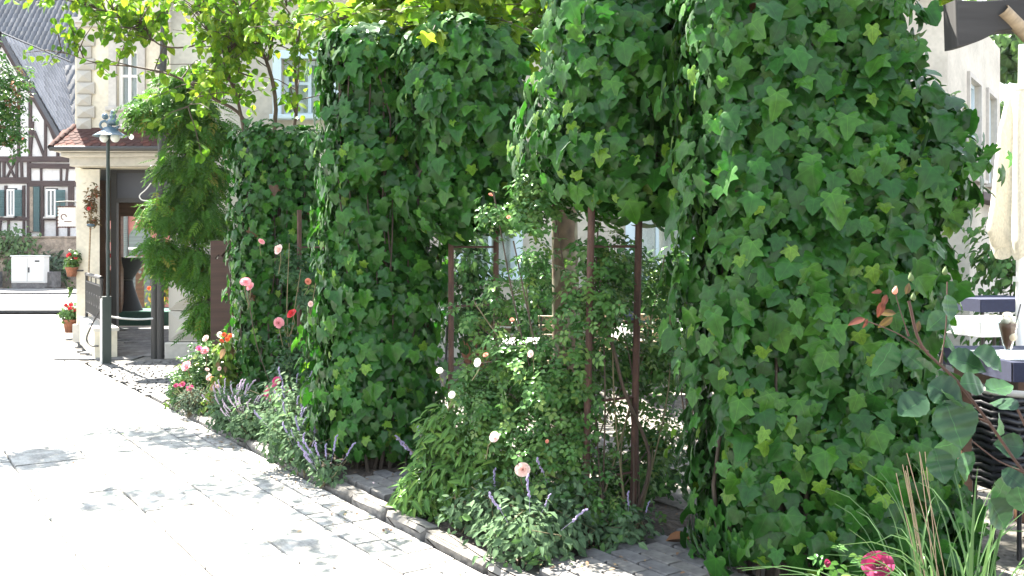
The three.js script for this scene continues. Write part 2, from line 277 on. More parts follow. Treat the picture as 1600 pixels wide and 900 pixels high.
// leaves spread through lobes (each [centre, rx, ry, rz]); shell = 0..1 how much they keep to the outside
function lobes(list, blobs, n, size, o = {}) {
  const { weights = [5, 4, 2, 1], shell = 0.55, droop = 0.5, out = 0.8, ragged = 0.18, minY = 0.03, up = 0.5, sd = 5 } = o;
  const vol = blobs.map(b => (b[4] ?? 1) * b[1] * b[2] * Math.pow(b[3], 0.6));
  for (let i = 0; i < n; i++) {
    const b = blobs[pick(vol)], d = V(gs(), gs(), gs()).normalize();
    const w = (fbm(d.x * 2.5 + 30 + b[0].x, d.y * 2.5 + d.z * 2 + 30, 64, 3, sd) - 0.5) * 2, r = Math.pow(rnd(), 1 - shell * 0.75) * (1 + w * ragged * 2) + gs() * 0.06;
    const p = V(b[0].x + d.x * b[1] * r, b[0].y + d.y * b[2] * r, b[0].z + d.z * b[3] * r);
    if (p.y < minY) p.y = minY + rnd() * 0.08;
    list.push({ p, n: jit(V(d.x * 0.6, up + d.y * 0.4, d.z * 0.6 + 0.15), 0.4), tip: jit(V(d.x * out, -droop, d.z * out), 0.35), size: size * rr(0.65, 1.25), c: pick(weights), outer: r > 0.75 ? 1 : 0.4 });
  }
}
function roseG(sd, layers = 3) {              // a bloom of curved overlapping petals, about 1 across
  const keep = seed; seed = sd; const parts = [];
  for (let l = 0; l < layers; l++) {
    const n = 4 + l * 2, R = 0.16 + 0.3 * l / (layers - 1 || 1), open = 0.15 + 0.95 * l / (layers - 1 || 1);
    for (let k = 0; k < n; k++) {
      const g = new THREE.PlaneGeometry(1, 1, 3, 3), P = g.attributes.position, a = (k + rr(-0.2, 0.2)) / n * Math.PI * 2 + l * 0.7, w = 2.4 / n + 0.25;
      for (let i = 0; i < P.count; i++) { const u = P.getX(i), v = P.getY(i) + 0.5, an = a + u * w * Math.PI * 0.55 * (0.5 + 0.6 * Math.sin(Math.PI * Math.min(0.85, v * 0.9 + 0.1))), rad = 0.05 + R * Math.pow(v, 0.7) + (v > 0.8 ? 0.06 * open : 0), h = 0.5 * v * (1.15 - open * 0.62) - (v > 0.8 ? 0.05 * open : 0) + 0.03 * Math.cos(u * 6); P.setXYZ(i, Math.cos(an) * rad, h, Math.sin(an) * rad); }
      g.computeVertexNormals(); parts.push(g);
    }
  }
  seed = keep; return merge(parts);
}
const ROSES = [roseG(11), roseG(12, 4), roseG(13)];
const P = { pink: petalMat([0.82, 0.38, 0.42]), pale: petalMat([0.85, 0.62, 0.56]), magenta: petalMat([0.3, 0.015, 0.085]), deep: petalMat([0.68, 0.09, 0.25]), red: petalMat([0.6, 0.02, 0.03]), white: petalMat([0.85, 0.83, 0.72]), orange: petalMat([0.75, 0.16, 0.05]), salmon: petalMat([0.75, 0.3, 0.2]), lilac: petalMat([0.34, 0.29, 0.46]), mauve: petalMat([0.56, 0.46, 0.56]), yellow: petalMat([0.85, 0.65, 0.06]) };
let bloomN = 0;
function bloom(parent, p, size, m, face, name = 'flower') {
  const f = obj(name, ROSES[bloomN++ % 3], m, parent); f.scale.setScalar(size); f.position.copy(p);
  f.quaternion.setFromUnitVectors(V(0, 1, 0), (face || V(rr(-0.7, 0.7), rr(0.1, 0.9), 0.8)).clone().normalize()); f.scale.multiply(V(rr(0.8, 1.1), rr(0.8, 1.3), rr(0.8, 1.1)));
  if (size > 0.028) obj('flower_stalk', tubeG([p, p.clone().add(V(gs() * 0.02, -size * 0.9, -size * 0.7)), p.clone().add(V(gs() * 0.05, -size * 2.4, -size * 1.6))], size * 0.045, 5), M.cane, parent);
  return f;
}

// ================================================================ THE GROUND
{
  const g = new THREE.PlaneGeometry(500, 500); g.rotateX(-Math.PI / 2); const uv = g.attributes.uv; for (let i = 0; i < uv.count; i++) uv.setXY(i, uv.getX(i) * 500, uv.getY(i) * 500);
  const m = obj('ground', g, M.ground); m.position.y = -0.09; m.userData.kind = 'structure';
}
const place = (s, t, y, w, h, d) => { const g = boxG(w, h, d); g.rotateY(ROWTURN); const p = row(s, t, y); g.translate(p.x, p.y, p.z); return g; };  // box along the row: w along s, d along t
{
  const street = setting('street', 'pale paved street of light stone slabs beside the planted row');
  const bed = boxG(60, 0.06, 30); bed.rotateY(ROWTURN); const c = row(8, -15.01, -0.045); bed.translate(c.x, c.y, c.z);
  obj('bedding', bed, M.joint, street);
  // slabs in courses along the kerb: two narrow gutter courses, then wide courses
  const slabs = []; let t = -0.01;
  for (let r = 0; t > -17; r++) {
    const w = r < 2 ? 0.17 : [0.42, 0.5, 0.36][r % 3]; let s = -4 + rr(-0.4, 0);
    while (s < 22) { const len = r < 2 ? rr(0.2, 0.3) : rr(0.42, 0.78), p = row(s + len / 2, t - w / 2), px = p.x / -p.z * F + 800, py = 388 + EYE / -p.z * F; if (p.z < -3 && p.z > -24.62 && px > -60 && py < 960) slabs.push({ p, len: len - 0.014, w: w - 0.014, area: len * w / (p.z * p.z), y: rr(-0.004, 0.004) }); s += len; }
    t -= w;
  }
  slabs.sort((a, b) => b.area - a.area);
  const unit = boxG(1, 0.05, 1, 0, 0, 0, 0, 0.008), mats = [M.paving, M.paving2, M.paving3];
  slabs.slice(0, 300).forEach((q, i) => { const m = obj('slab', unit, mats[Math.floor(rnd() * 3)], street); m.position.set(q.p.x, -0.025 + q.y, q.p.z); m.rotation.y = ROWTURN; m.scale.set(q.len, 1, q.w); });
  const rest = slabs.slice(300), im = new THREE.InstancedMesh(unit, M.paving, rest.length), o = new THREE.Object3D(), c2 = new THREE.Color();
  rest.forEach((q, i) => { o.position.set(q.p.x, -0.025 + q.y, q.p.z); o.rotation.set(0, ROWTURN, 0); o.scale.set(q.len, 1, q.w); o.updateMatrix(); im.setMatrixAt(i, o.matrix); const v = rr(0.85, 1.1); im.setColorAt(i, c2.setRGB(v, v, v * 0.98)); });
  im.name = 'far_slabs'; im.userData.kind = 'stuff'; im.receiveShadow = im.castShadow = true; street.add(im);

  const kerb = setting('kerb', 'low worn stone kerb along the flower bed');
  let s = -1.9; while (s < 6.2) { const len = rr(0.45, 0.75), g = boxG(len - 0.018, 0.2, 0.13, 0, 0, 0, 0, 0.025), P0 = g.attributes.position; for (let i = 0; i < P0.count; i++) P0.setY(i, P0.getY(i) + gs() * 0.006); g.computeVertexNormals(); const m = obj('kerbstone', g, rnd() < 0.5 ? M.kerb : M.kerb2, kerb); m.position.copy(row(s + len / 2, 0.07 + gs() * 0.008, -0.055 + gs() * 0.008)); m.rotation.y = ROWTURN + gs() * 0.02; s += len; }

  const soil = setting('flower_bed', 'dark soil of the flower bed under the ivy and roses');
  for (const [a, b] of [[-0.12, 1.36], [1.94, 6.6], [-4, -0.9]]) {
    const g = new THREE.PlaneGeometry(b - a, 1.45, Math.ceil((b - a) * 10), 14); g.rotateX(-Math.PI / 2); const q = g.attributes.position; for (let i = 0; i < q.count; i++) { const e = Math.min(1, Math.min((b - a) / 2 - Math.abs(q.getX(i)), 0.725 - Math.abs(q.getZ(i))) / 0.12); q.setY(i, lerp(-0.03, fbm(q.getX(i) * 3 + 40 + a, q.getZ(i) * 3 + 40, 64, 3, 9) * 0.07 - 0.005, e)); } g.computeVertexNormals();
    const uv = g.attributes.uv; for (let i = 0; i < uv.count; i++) uv.setXY(i, q.getX(i), q.getZ(i));
    obj('subsoil', place((a + b) / 2, 0.86, -0.04, b - a + 0.02, 0.11, 1.44), M.soil, soil);
    g.rotateY(ROWTURN); const c3 = row((a + b) / 2, 0.86); g.translate(c3.x, 0.012, c3.z); obj('soil', g, M.soil, soil);
  }
  const path = (name, label, s0, s1, t0, t1, y) => {
    const p = setting(name, label); let k = 0;
    obj('bedding', place((s0 + s1) / 2, (t0 + t1) / 2, y - 0.05, s1 - s0, 0.06, t1 - t0), M.joint, p);
    const u = boxG(0.2, 0.05, 0.1, 0, 0, 0, 0, 0.006);
    for (let tt = t0 + 0.056; tt < t1 - 0.05; tt += 0.112, k++) for (let ss = s0 + 0.11 - (k % 2 ? 0.1 : 0); ss < s1 + 0.02; ss += 0.212) { if (ss - 0.1 < s0 - 0.02 || ss + 0.1 > s1 + 0.02) continue; const m = obj('paver', u, rnd() < 0.5 ? M.slab : M.kerb, p); m.position.copy(row(ss, tt, y + gs() * 0.003)); m.rotation.y = ROWTURN + gs() * 0.02; }
  };
  path('garden_path', 'grey brick path leading from kerb through the first arch', 1.36, 1.98, 0.15, 1.6, 0.03);
  path('garden_path_near', 'grey brick path between rose arch and the largest ivy column', -0.92, -0.12, 0.15, 2.0, 0.03);
  // garden terrace: pale gravel with small stones
  const ter = setting('terrace', 'pale gravel terrace of the beer garden behind the ivy row');
  const ts = new THREE.Shape(), A = row(-6, 1.57), B = row(9.0, 1.57); [[A.x, -A.z], [B.x, -B.z], [-4.9, 13.9], [14, 13.9], [14, -0.5]].forEach(([x, z], i) => i ? ts.lineTo(x, z) : ts.moveTo(x, z));
  const tg = new THREE.ExtrudeGeometry(ts, { depth: 0.05, bevelEnabled: false }); tg.rotateX(-Math.PI / 2); tg.translate(0, -0.03, 0); obj('gravel_bed', tg, M.gravel, ter);
  const st = new THREE.IcosahedronGeometry(0.009, 0), gi = new THREE.InstancedMesh(st, M.gravel, 6000);
  for (let i = 0; i < 6000; i++) { const z = -4 - 9.8 * Math.pow(rnd(), 1.3), e = row((z - K0.z - 1.6 * N.z) / U.z, 1.6); o.position.set(lerp(e.x, e.x + 7, rnd()), 0.024, z); o.rotation.set(rr(0, 6), rr(0, 6), 0); o.scale.set(rr(0.5, 1.4), rr(0.4, 0.8), rr(0.5, 1.4)); o.updateMatrix(); gi.setMatrixAt(i, o.matrix); const v = rr(0.8, 1.2); gi.setColorAt(i, c2.setRGB(v, v * 0.97, v * 0.92)); }
  gi.name = 'pebbles'; gi.userData.kind = 'stuff'; gi.castShadow = gi.receiveShadow = true; ter.add(gi);
  // entrance court: setts in front, slabs towards the door
  const court = setting('entrance_court', 'grey paved entrance court with small setts and slabs before the porch');
  const cs = new THREE.Shape(); const c0 = row(6.7, 0.02), c1 = row(10.2, 0.02), c4 = row(6.7, 2.6); [[c0.x, -c0.z], [c4.x, -c4.z], [-4.3, 13.9], [-5.0, 15], [-5.0, 19.7], [-8.5, 19.7], [-7.06, 16.2], [c1.x, -c1.z]].forEach(([x, z], i) => i ? cs.lineTo(x, z) : cs.moveTo(x, z));
  const cg = new THREE.ExtrudeGeometry(cs, { depth: 0.04, bevelEnabled: false }); cg.rotateX(-Math.PI / 2); cg.translate(0, -0.04, 0); obj('bedding', cg, M.joint, court);
  const su = boxG(0.1, 0.03, 0.1, 0, 0, 0, 0, 0.012), list = [];
  for (let a = 6.75; a < 10; a += 0.112) for (let b = 0.05; b < 2.5; b += 0.112) { const p = row(a, b + 0.05 * Math.sin(a * 9)); if (p.z > -13.6) list.push(p); }
  const si = new THREE.InstancedMesh(su, M.slab, list.length);
  list.forEach((p, i) => { o.position.set(p.x + gs() * 0.006, 0.006 + gs() * 0.004, p.z); o.rotation.set(0, ROWTURN + gs() * 0.1, 0); o.scale.set(1, 1, 1); o.updateMatrix(); si.setMatrixAt(i, o.matrix); const v = rr(0.75, 1.2); si.setColorAt(i, c2.setRGB(v, v, v)); });
  si.name = 'setts'; si.userData.kind = 'stuff'; si.castShadow = si.receiveShadow = true; court.add(si);
  const sl = boxG(0.56, 0.03, 0.4, 0, 0, 0, 0, 0.006); let kk = 0;
  for (let z = -13.9; z > -19.5; z -= 0.412, kk++) for (let x = -8.6 + (kk % 2) * 0.28; x < -5.2; x += 0.572) { if (x - 0.25 < (z < -16.2 ? -7.06 + (z + 16.5) * 0.437 : -6.75)) continue; const m = obj('court_slab', sl, rnd() < 0.5 ? M.slab : M.slab2, court); m.position.set(x + 0.05, 0.008 + gs() * 0.002, z); }

  const road = setting('road', 'grey asphalt road crossing behind the street');
  const rg = boxG(70, 0.06, 8.6, -20, -0.02, -28.9); obj('asphalt', rg, M.asphalt, road);
  obj('edge_line', boxG(60, 0.006, 0.14, -20, 0.014, -27.2), M.white, road);
  const walk = setting('far_pavement', 'narrow pavement with kerb on the far side of the road');
  for (let i = 0; i < 24; i++) obj('paving_slab', boxG(1.24, 0.14, 3.4, -36 + i * 1.25, 0.0, -34.95, 0, 0.01), i % 3 ? M.slab : M.kerb, walk);
}

// ================================================================ THE RESTAURANT: entrance block and garden wing
function windowParts(parent, x0, x1, y0, y1, z, o = {}) {      // frame, panes, sill and surround in a wall opening whose face is at z
  const { fm = M.white, bars = [0.5], cross = [0.6], sur = M.surround, deep = 0.12, sill = true, trim = 0.14, curtain = true } = o, w = x1 - x0, h = y1 - y0, t = 0.06;
  const win = new THREE.Group(); win.name = 'window'; parent.add(win); win.position.set((x0 + x1) / 2, y0, z);
  const fr = [boxG(t, h, 0.07, -w / 2 + t / 2, h / 2, -deep), boxG(t, h, 0.07, w / 2 - t / 2, h / 2, -deep), boxG(w - 2 * t, t, 0.066, 0, t / 2, -deep), boxG(w - 2 * t, t, 0.066, 0, h - t / 2, -deep)];
  for (const b of bars) fr.push(boxG(0.05, h - 2 * t, 0.058, lerp(-w / 2, w / 2, b), h / 2, -deep));
  for (const c of cross) fr.push(boxG(w - 2 * t, 0.045, 0.052, 0, h * c, -deep));
  obj('frame', merge(fr), fm, win);
  obj('pane', boxG(w - 2 * t, h - 2 * t, 0.006, 0, h / 2, -deep - 0.006), M.glass, win);
  if (curtain) { const g = new THREE.PlaneGeometry(w * 0.9, h * 0.96, 40, 1), q = g.attributes.position; for (let i = 0; i < q.count; i++) q.setZ(i, 0.02 * Math.sin(q.getX(i) * 60)); g.computeVertexNormals(); g.translate(0, h / 2, -deep - 0.14); obj('curtain', g, M.curtain, win); }
  if (trim) obj('surround', merge([boxG(trim, h + trim, 0.05, -w / 2 - trim / 2, h / 2 + trim / 2, 0.022), boxG(trim, h + trim, 0.05, w / 2 + trim / 2, h / 2 + trim / 2, 0.022), boxG(w, trim, 0.05, 0, h + trim / 2, 0.022)]), sur, win);
  if (sill) obj('sill', boxG(w + 2 * trim + 0.06, 0.07, 0.16, 0, -0.036, 0.05, 0, 0.012), sur, win);
  return win;
}
const dgeo = (w, h, d) => { const g = new THREE.BufferGeometry(), x = w / 2, y = h / 2; const v = [[-x, -y, 0], [x, -y, 0], [x, y, 0], [-x, y, 0], [0, 0, d]]; const p = []; for (const t of [[0, 1, 4], [1, 2, 4], [2, 3, 4], [3, 0, 4]]) for (const k of t) p.push(...v[k]); g.setAttribute('position', new THREE.Float32BufferAttribute(p, 3)); g.setAttribute('uv', new THREE.Float32BufferAttribute(new Float32Array(24), 2)); g.computeVertexNormals(); return g; };
{
  const b = thing('entrance_building', 'cream corner building with diamond quoins over a dark porch behind the lamp', 'building');
  const Z = -16.5, X = (px) => (px - 800) / F * 16.5, Y = (py) => EYE + (388 - py) / F * 16.5, x0 = X(122), x1 = X(268);
  const upper = obj('wall', wallG(x0, x1, Y(262), 6.1, 0.4, [[X(183), X(216), Y(168), Y(76)]]), M.cream, b); upper.position.z = Z;
  const sk = (xa, xb, ya, yb, za, zb) => { const q = new THREE.Shape(), e = (z) => (z - Z) * 0.437; q.moveTo(xa + e(za), -za); q.lineTo(xb + e(za), -za); q.lineTo(xb + e(zb), -zb); q.lineTo(xa + e(zb), -zb); q.closePath(); const g = new THREE.ExtrudeGeometry(q, { depth: yb - ya, bevelEnabled: false }); g.rotateX(-Math.PI / 2); g.translate(0, ya, 0); return g; };   // a block whose sides follow the slanting street front
  obj('side_wall', sk(x0 + 0.004, x0 + 0.4, 3.0, 6.1, Z - 0.402, Z - 3.7), M.cream, b);
  obj('rear_wall', boxG(4.4, 3.1, 0.3, -7.0, 4.55, Z - 3.87), M.cream, b);
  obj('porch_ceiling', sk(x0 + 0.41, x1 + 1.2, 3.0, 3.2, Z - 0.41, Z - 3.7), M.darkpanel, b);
  obj('roof', polyG([[x0 - 0.3, 6.1], [x1 + 1.2, 6.1], [x1 + 0.9, 6.3], [x0 + 0.2, 6.3]], 4.2).translate(0, 0, Z - 4.2), M.rooftile, b);
  windowParts(b, X(183), X(216), Y(168), Y(76), Z, { trim: 0.13, bars: [0.5], cross: [0.55] });
  obj('pediment', polyG([[X(165), Y(62)], [X(236), Y(62)], [X(236), Y(58)], [X(200), Y(51)], [X(165), Y(58)]], 0.09).translate(0, 0, Z + 0.002), M.surround, b);
  obj('window_panel', boxG(X(228) - X(172), 0.34, 0.05, (X(228) + X(172)) / 2, Y(188), Z + 0.026, 0, 0.01), M.surround, b);
  obj('cornice', merge([boxG(x1 - x0 + 0.1, 0.09, 0.12, (x0 + x1) / 2, Y(33), Z + 0.058), boxG(x1 - x0 + 0.04, 0.06, 0.07, (x0 + x1) / 2, Y(40), Z + 0.034)]), M.surround, b);
  let y = Y(222), k = 0; while (y < 5.9) { const h = 0.205, w = k % 2 ? 0.25 : 0.31; const q = obj('quoin', merge([boxG(w, h - 0.012, 0.04, 0, 0, 0), dgeo(w, h - 0.012, 0.055).translate(0, 0, 0.021)]), M.quoin, b); q.position.set(x0 + w / 2 - 0.012, y + h / 2, Z + 0.02); if (y + h > Y(42) && y < Y(28)) b.remove(q); y += h; k++; }
  // porch: pier, lintel mouldings, pent roof
  obj('pier', sk(x0 - 0.03, x0 + 0.37, 0, 2.96, Z + 0.01, Z - 4.2), M.cream, b);
  obj('pier_base', boxG(0.46, 0.3, 0.1, x0 + 0.18, 0.15, Z + 0.053), M.quoin, b);
  obj('lintel', merge([boxG(x1 - x0 + 0.1, 0.17, 0.5, (x0 + x1) / 2 - 0.03, Y(253), Z - 0.1, 0, 0.01), boxG(x1 - x0 + 0.22, 0.07, 0.62, (x0 + x1) / 2 - 0.05, Y(244), Z + 0.0, 0, 0.015), boxG(x1 - x0 + 0.32, 0.05, 0.74, (x0 + x1) / 2 - 0.06, Y(240) + 0.02, Z + 0.05, 0, 0.01)]), M.quoin, b);
  const ra = V(0, Y(238) + 0.03, Z + 0.5), rb = V(0, Y(206), Z + 0.02), slope = Math.atan2(rb.y - ra.y, ra.z - rb.z), rl = ra.distanceTo(rb);
  const roof = obj('pent_roof', merge([boxG(x1 - x0 + 0.28, 0.03, rl + 0.02, 0, 0, 0)]), M.redtile2, b); roof.position.set((x0 + x1) / 2 - 0.06, (ra.y + rb.y) / 2, (ra.z + rb.z) / 2); roof.rotation.x = slope;
  const ts = new THREE.Shape(); ts.moveTo(-0.068, 0.1); ts.lineTo(-0.068, -0.06); ts.quadraticCurveTo(-0.06, -0.12, 0, -0.125); ts.quadraticCurveTo(0.06, -0.12, 0.068, -0.06); ts.lineTo(0.068, 0.1); ts.closePath();
  const tg = new THREE.ExtrudeGeometry(ts, { depth: 0.014, bevelEnabled: false, curveSegments: 4 });
  for (let r = 0; r < 6; r++) for (let i = 0; i < 14; i++) { const f = (r + 0.75) / 6, m = obj('roof_tile', tg, rnd() < 0.5 ? M.redtile : M.redtile2, b); const tx = x0 - 0.16 + (i + (r % 2 ? 0.5 : 0)) * 0.14; if (tx > x1 + 0.02) { b.remove(m); continue; } m.position.set(tx, lerp(ra.y, rb.y, f) + 0.03 + r * 0.001, lerp(ra.z, rb.z, f) + 0.02); m.rotation.x = slope - Math.PI / 2 - 0.06 + gs() * 0.015; m.rotation.z = gs() * 0.02; }
  for (let i = 0; i < 5; i++) { const f = i / 4, m = obj('hip_tile', tubeG([V(0, 0, 0.1), V(0, 0, 0), V(0, 0, -0.1)], 0.055, 8), M.redtile2, b); m.position.set(x0 - 0.19 + 0.1 * f, lerp(ra.y, rb.y, f) + 0.045, lerp(ra.z, rb.z, f)); m.rotation.x = slope; }
  obj('gutter', tubeG([V(x0 - 0.22, ra.y - 0.02, ra.z + 0.05), V((x0 + x1) / 2, ra.y - 0.02, ra.z + 0.05), V(x1, ra.y - 0.02, ra.z + 0.05)], 0.045, 8), M.iron, b);
  // dark glazed screen above the entrance
  const zs = Z - 0.5, xs = (px) => (px - 800) / F * 17, ys = (py) => EYE + (388 - py) / F * 17, xl = x0 + 0.374;
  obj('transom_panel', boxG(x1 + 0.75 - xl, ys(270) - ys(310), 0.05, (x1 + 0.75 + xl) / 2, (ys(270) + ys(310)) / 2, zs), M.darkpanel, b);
  obj('transom_frame', merge([boxG(x1 + 0.75 - xl, 0.12, 0.1, (x1 + 0.75 + xl) / 2, ys(268) + 0.03, zs), boxG(x1 + 0.75 - xl, 0.08, 0.1, (x1 + 0.75 + xl) / 2, ys(313), zs), boxG(0.1, ys(262) - 0.02, 0.1, xl + 0.052, (ys(262)) / 2, zs + 0.003)]), M.iron, b);
  // timber door frame further in
  const zd = -19.8, xd = (px) => (px - 800) / F * 19.8, yd = (py) => EYE + (388 - py) / F * 19.8;
  obj('door_frame', merge([boxG(0.12, yd(318), 0.14, xd(162), yd(318) / 2, zd), boxG(0.13, yd(338) - 0.28, 0.14, xd(186), (yd(338) + 0.28) / 2, zd), boxG(2.4, yd(318) - yd(338), 0.16, xd(162) + 1.14, (yd(318) + yd(338)) / 2, zd - 0.003), boxG(0.13, yd(338) - 0.28, 0.14, xd(278), (yd(338) + 0.28) / 2, zd)]), M.brownwood, b);
  const door = obj('door', merge([boxG(0.21, 0.86, 0.05, xd(174), 0.72, zd), boxG(0.21, 0.1, 0.05, xd(174), 2.22, zd), boxG(0.02, 1.02, 0.046, xd(174) - 0.1, 1.66, zd), boxG(0.02, 1.02, 0.046, xd(174) + 0.1, 1.66, zd)]), M.brownwood, b);
  obj('pane', boxG(0.2, 1.0, 0.008, xd(174), 1.66, zd), M.glass, door);
  obj('notice', boxG(0.15, 0.3, 0.004, xd(175), 1.4, zd + 0.008), M.white, door); obj('notice_mark', boxG(0.09, 0.09, 0.003, xd(175), 1.45, zd + 0.013), P.red, door);
  obj('flyer', boxG(0.14, 0.26, 0.004, xd(173), 1.86, zd + 0.008), M.curtain, door);
  obj('transom_wall', boxG(2.4, 0.62, 0.12, xd(162) + 1.14, yd(318) + 0.305, zd - 0.01), M.brownwood, b);
  obj('door_step', boxG(3.6, 0.3, 1.1, -7.1, 0.15, -20.3, 0, 0.012), M.carpet, b);
  obj('chair_frame', tubeG(curve([at(236, 286, 16.7), at(228, 296, 16.7), at(218, 306, 16.7), at(221, 312, 16.7), at(238, 314, 16.7)], 16), 0.011, 6), M.white, b).name = 'cable';
}
{
  const b = thing('garden_wing', 'long cream restaurant wing with pale blue windows behind the beer garden', 'building');
  const Z = -14, X = (px) => (px - 800) / F * 14, Y = (py) => EYE + (388 - py) / F * 14, H = 5.4, x0 = -4.98, x1 = 6.35;
  const holes = [[X(440), X(520), Y(180), Y(92)], [X(726), X(804), Y(430), Y(300)], [X(990), X(1070), Y(430), Y(300)], [X(1180), X(1260), Y(430), Y(300)], [X(640), X(710), Y(180), Y(92)], [X(1240), X(1320), Y(180), Y(92)]];
  const w = obj('wall', wallG(x0, x1, 0, H, 0.4, holes), M.cream2, b); w.position.z = Z;
  for (const h of holes) windowParts(b, ...h, Z, { fm: M.paleblue, sur: M.paleblue, trim: 0.12, deep: 0.2 });
  const d = V(0.566, 0, -0.824), nrm = V(0.824, 0, 0.566), turn = Math.atan2(nrm.x, nrm.z);   // the end wall turns away to the right
  const ew = wallG(0, 5.2, 0, H, 0.4, [[1.7, 2.75, 2.75, 4.35], [3.6, 4.5, 2.75, 4.35]]);
  const end = obj('end_wall', ew, M.cream2, b); end.position.set(x1 + 0.003, 0, Z - 0.003); end.rotation.y = turn;
  const holder = new THREE.Group(); holder.name = 'end_windows'; b.add(holder); holder.position.copy(end.position); holder.rotation.y = turn;
  const keep = [...[[1.7, 2.75, 2.75, 4.35], [3.6, 4.5, 2.75, 4.35]].map(q => windowParts(holder, ...q, 0, { fm: M.paleblue, sur: M.surround, trim: 0.08, deep: 0.1 }))];
  holder.updateMatrix(); for (const q of keep) { holder.remove(q); q.applyMatrix4(holder.matrix); b.add(q); } b.remove(holder);
  const ledge = obj('ledge', boxG(5.6, 0.12, 0.5, 2.6, 2.35, 0.26, 0, 0.01), M.timber, b); ledge.position.copy(end.position); ledge.rotation.y = turn;
  const low = obj('lower_wall', boxG(5.4, 2.28, 0.3, 2.6, 1.14, 0.16), M.cream2, b); low.position.copy(end.position); low.rotation.y = turn;
  obj('side_wall', boxG(0.4, H, 4.4, x0 + 0.2, H / 2, Z - 2.61), M.cream2, b);
  obj('rear_wall', boxG(13.6, H, 0.3, 2.1, H / 2, Z - 4.7), M.cream2, b);
  obj('roof', polyG([[-0.35, H + 0.02], [2.4, H + 1.3], [5.2, H + 0.02]], 12.2).rotateY(Math.PI / 2).translate(x0 - 0.3, 0, Z), M.redtile2, b);
  // corner plinth of diamond-cut blocks
  const qm = (w2, h, p) => { const q = obj('quoin', merge([boxG(w2, h - 0.015, 0.08, 0, 0, 0, 0, 0.006), dgeo(w2 - 0.03, h - 0.045, 0.1).translate(0, 0, 0.041)]), M.quoin, b); q.position.copy(p); };
  for (let i = 0; i < 3; i++) qm(0.58, 0.45, V(x0 + 0.29, 0.47 + i * 0.45, Z + 0.042));
  obj('plinth', boxG(0.64, 0.24, 0.16, x0 + 0.29, 0.12, Z + 0.083, 0, 0.015), M.quoin, b);
  obj('base_course', boxG(x1 - x0 - 0.66, 0.4, 0.05, (x0 + x1) / 2 + 0.33, 0.2, Z + 0.026), M.quoin, b);
  const pipe = obj('downpipe', tubeG([V(-5.09, 0, -13.9), V(-5.09, 2, -13.9), V(-5.06, 4, -13.9), V(-5.02, H, -13.9)], 0.052, 10), M.iron, b);
  for (const y of [0.9, 2.4, 4.2]) obj('clip', tubeG([V(-5.08, y, -13.9), V(-5.08, y + 0.03, -13.9), V(-5.08, y + 0.06, -13.9)], 0.062, 10), M.iron, pipe);
}
// yard seen through the porch
{
  const y = thing('yard_house', 'pink wall with a grey arched door seen through the porch', 'building');
  const w = obj('wall', wallG(-11.6, -5, 0, 3.6, 0.3, []), M.pink, y); w.position.z = -26;
  const X = (px) => (px - 800) / F * 26, Y = (py) => EYE + (388 - py) / F * 26, s = new THREE.Shape(); s.moveTo(X(203), 0); s.lineTo(X(236), 0); s.lineTo(X(236), Y(372)); s.absarc(X(219.5), Y(372), (X(236) - X(203)) / 2 - 0.001, 0, Math.PI, false); s.closePath();
  const dr = obj('door', new THREE.ExtrudeGeometry(s, { depth: 0.08, bevelEnabled: false }), M.greygreen, y); dr.position.z = -25.995;
  obj('door_rail', boxG(X(236) - X(203), 0.06, 0.04, X(219.5), Y(388), -25.89), M.white, dr).position.z = 25.995;
  obj('drainpipe', tubeG([V(X(197), 0, -25.9), V(X(197), 2, -25.9), V(X(197), 3.4, -25.9)], 0.09, 8), M.greygreen, y);
}

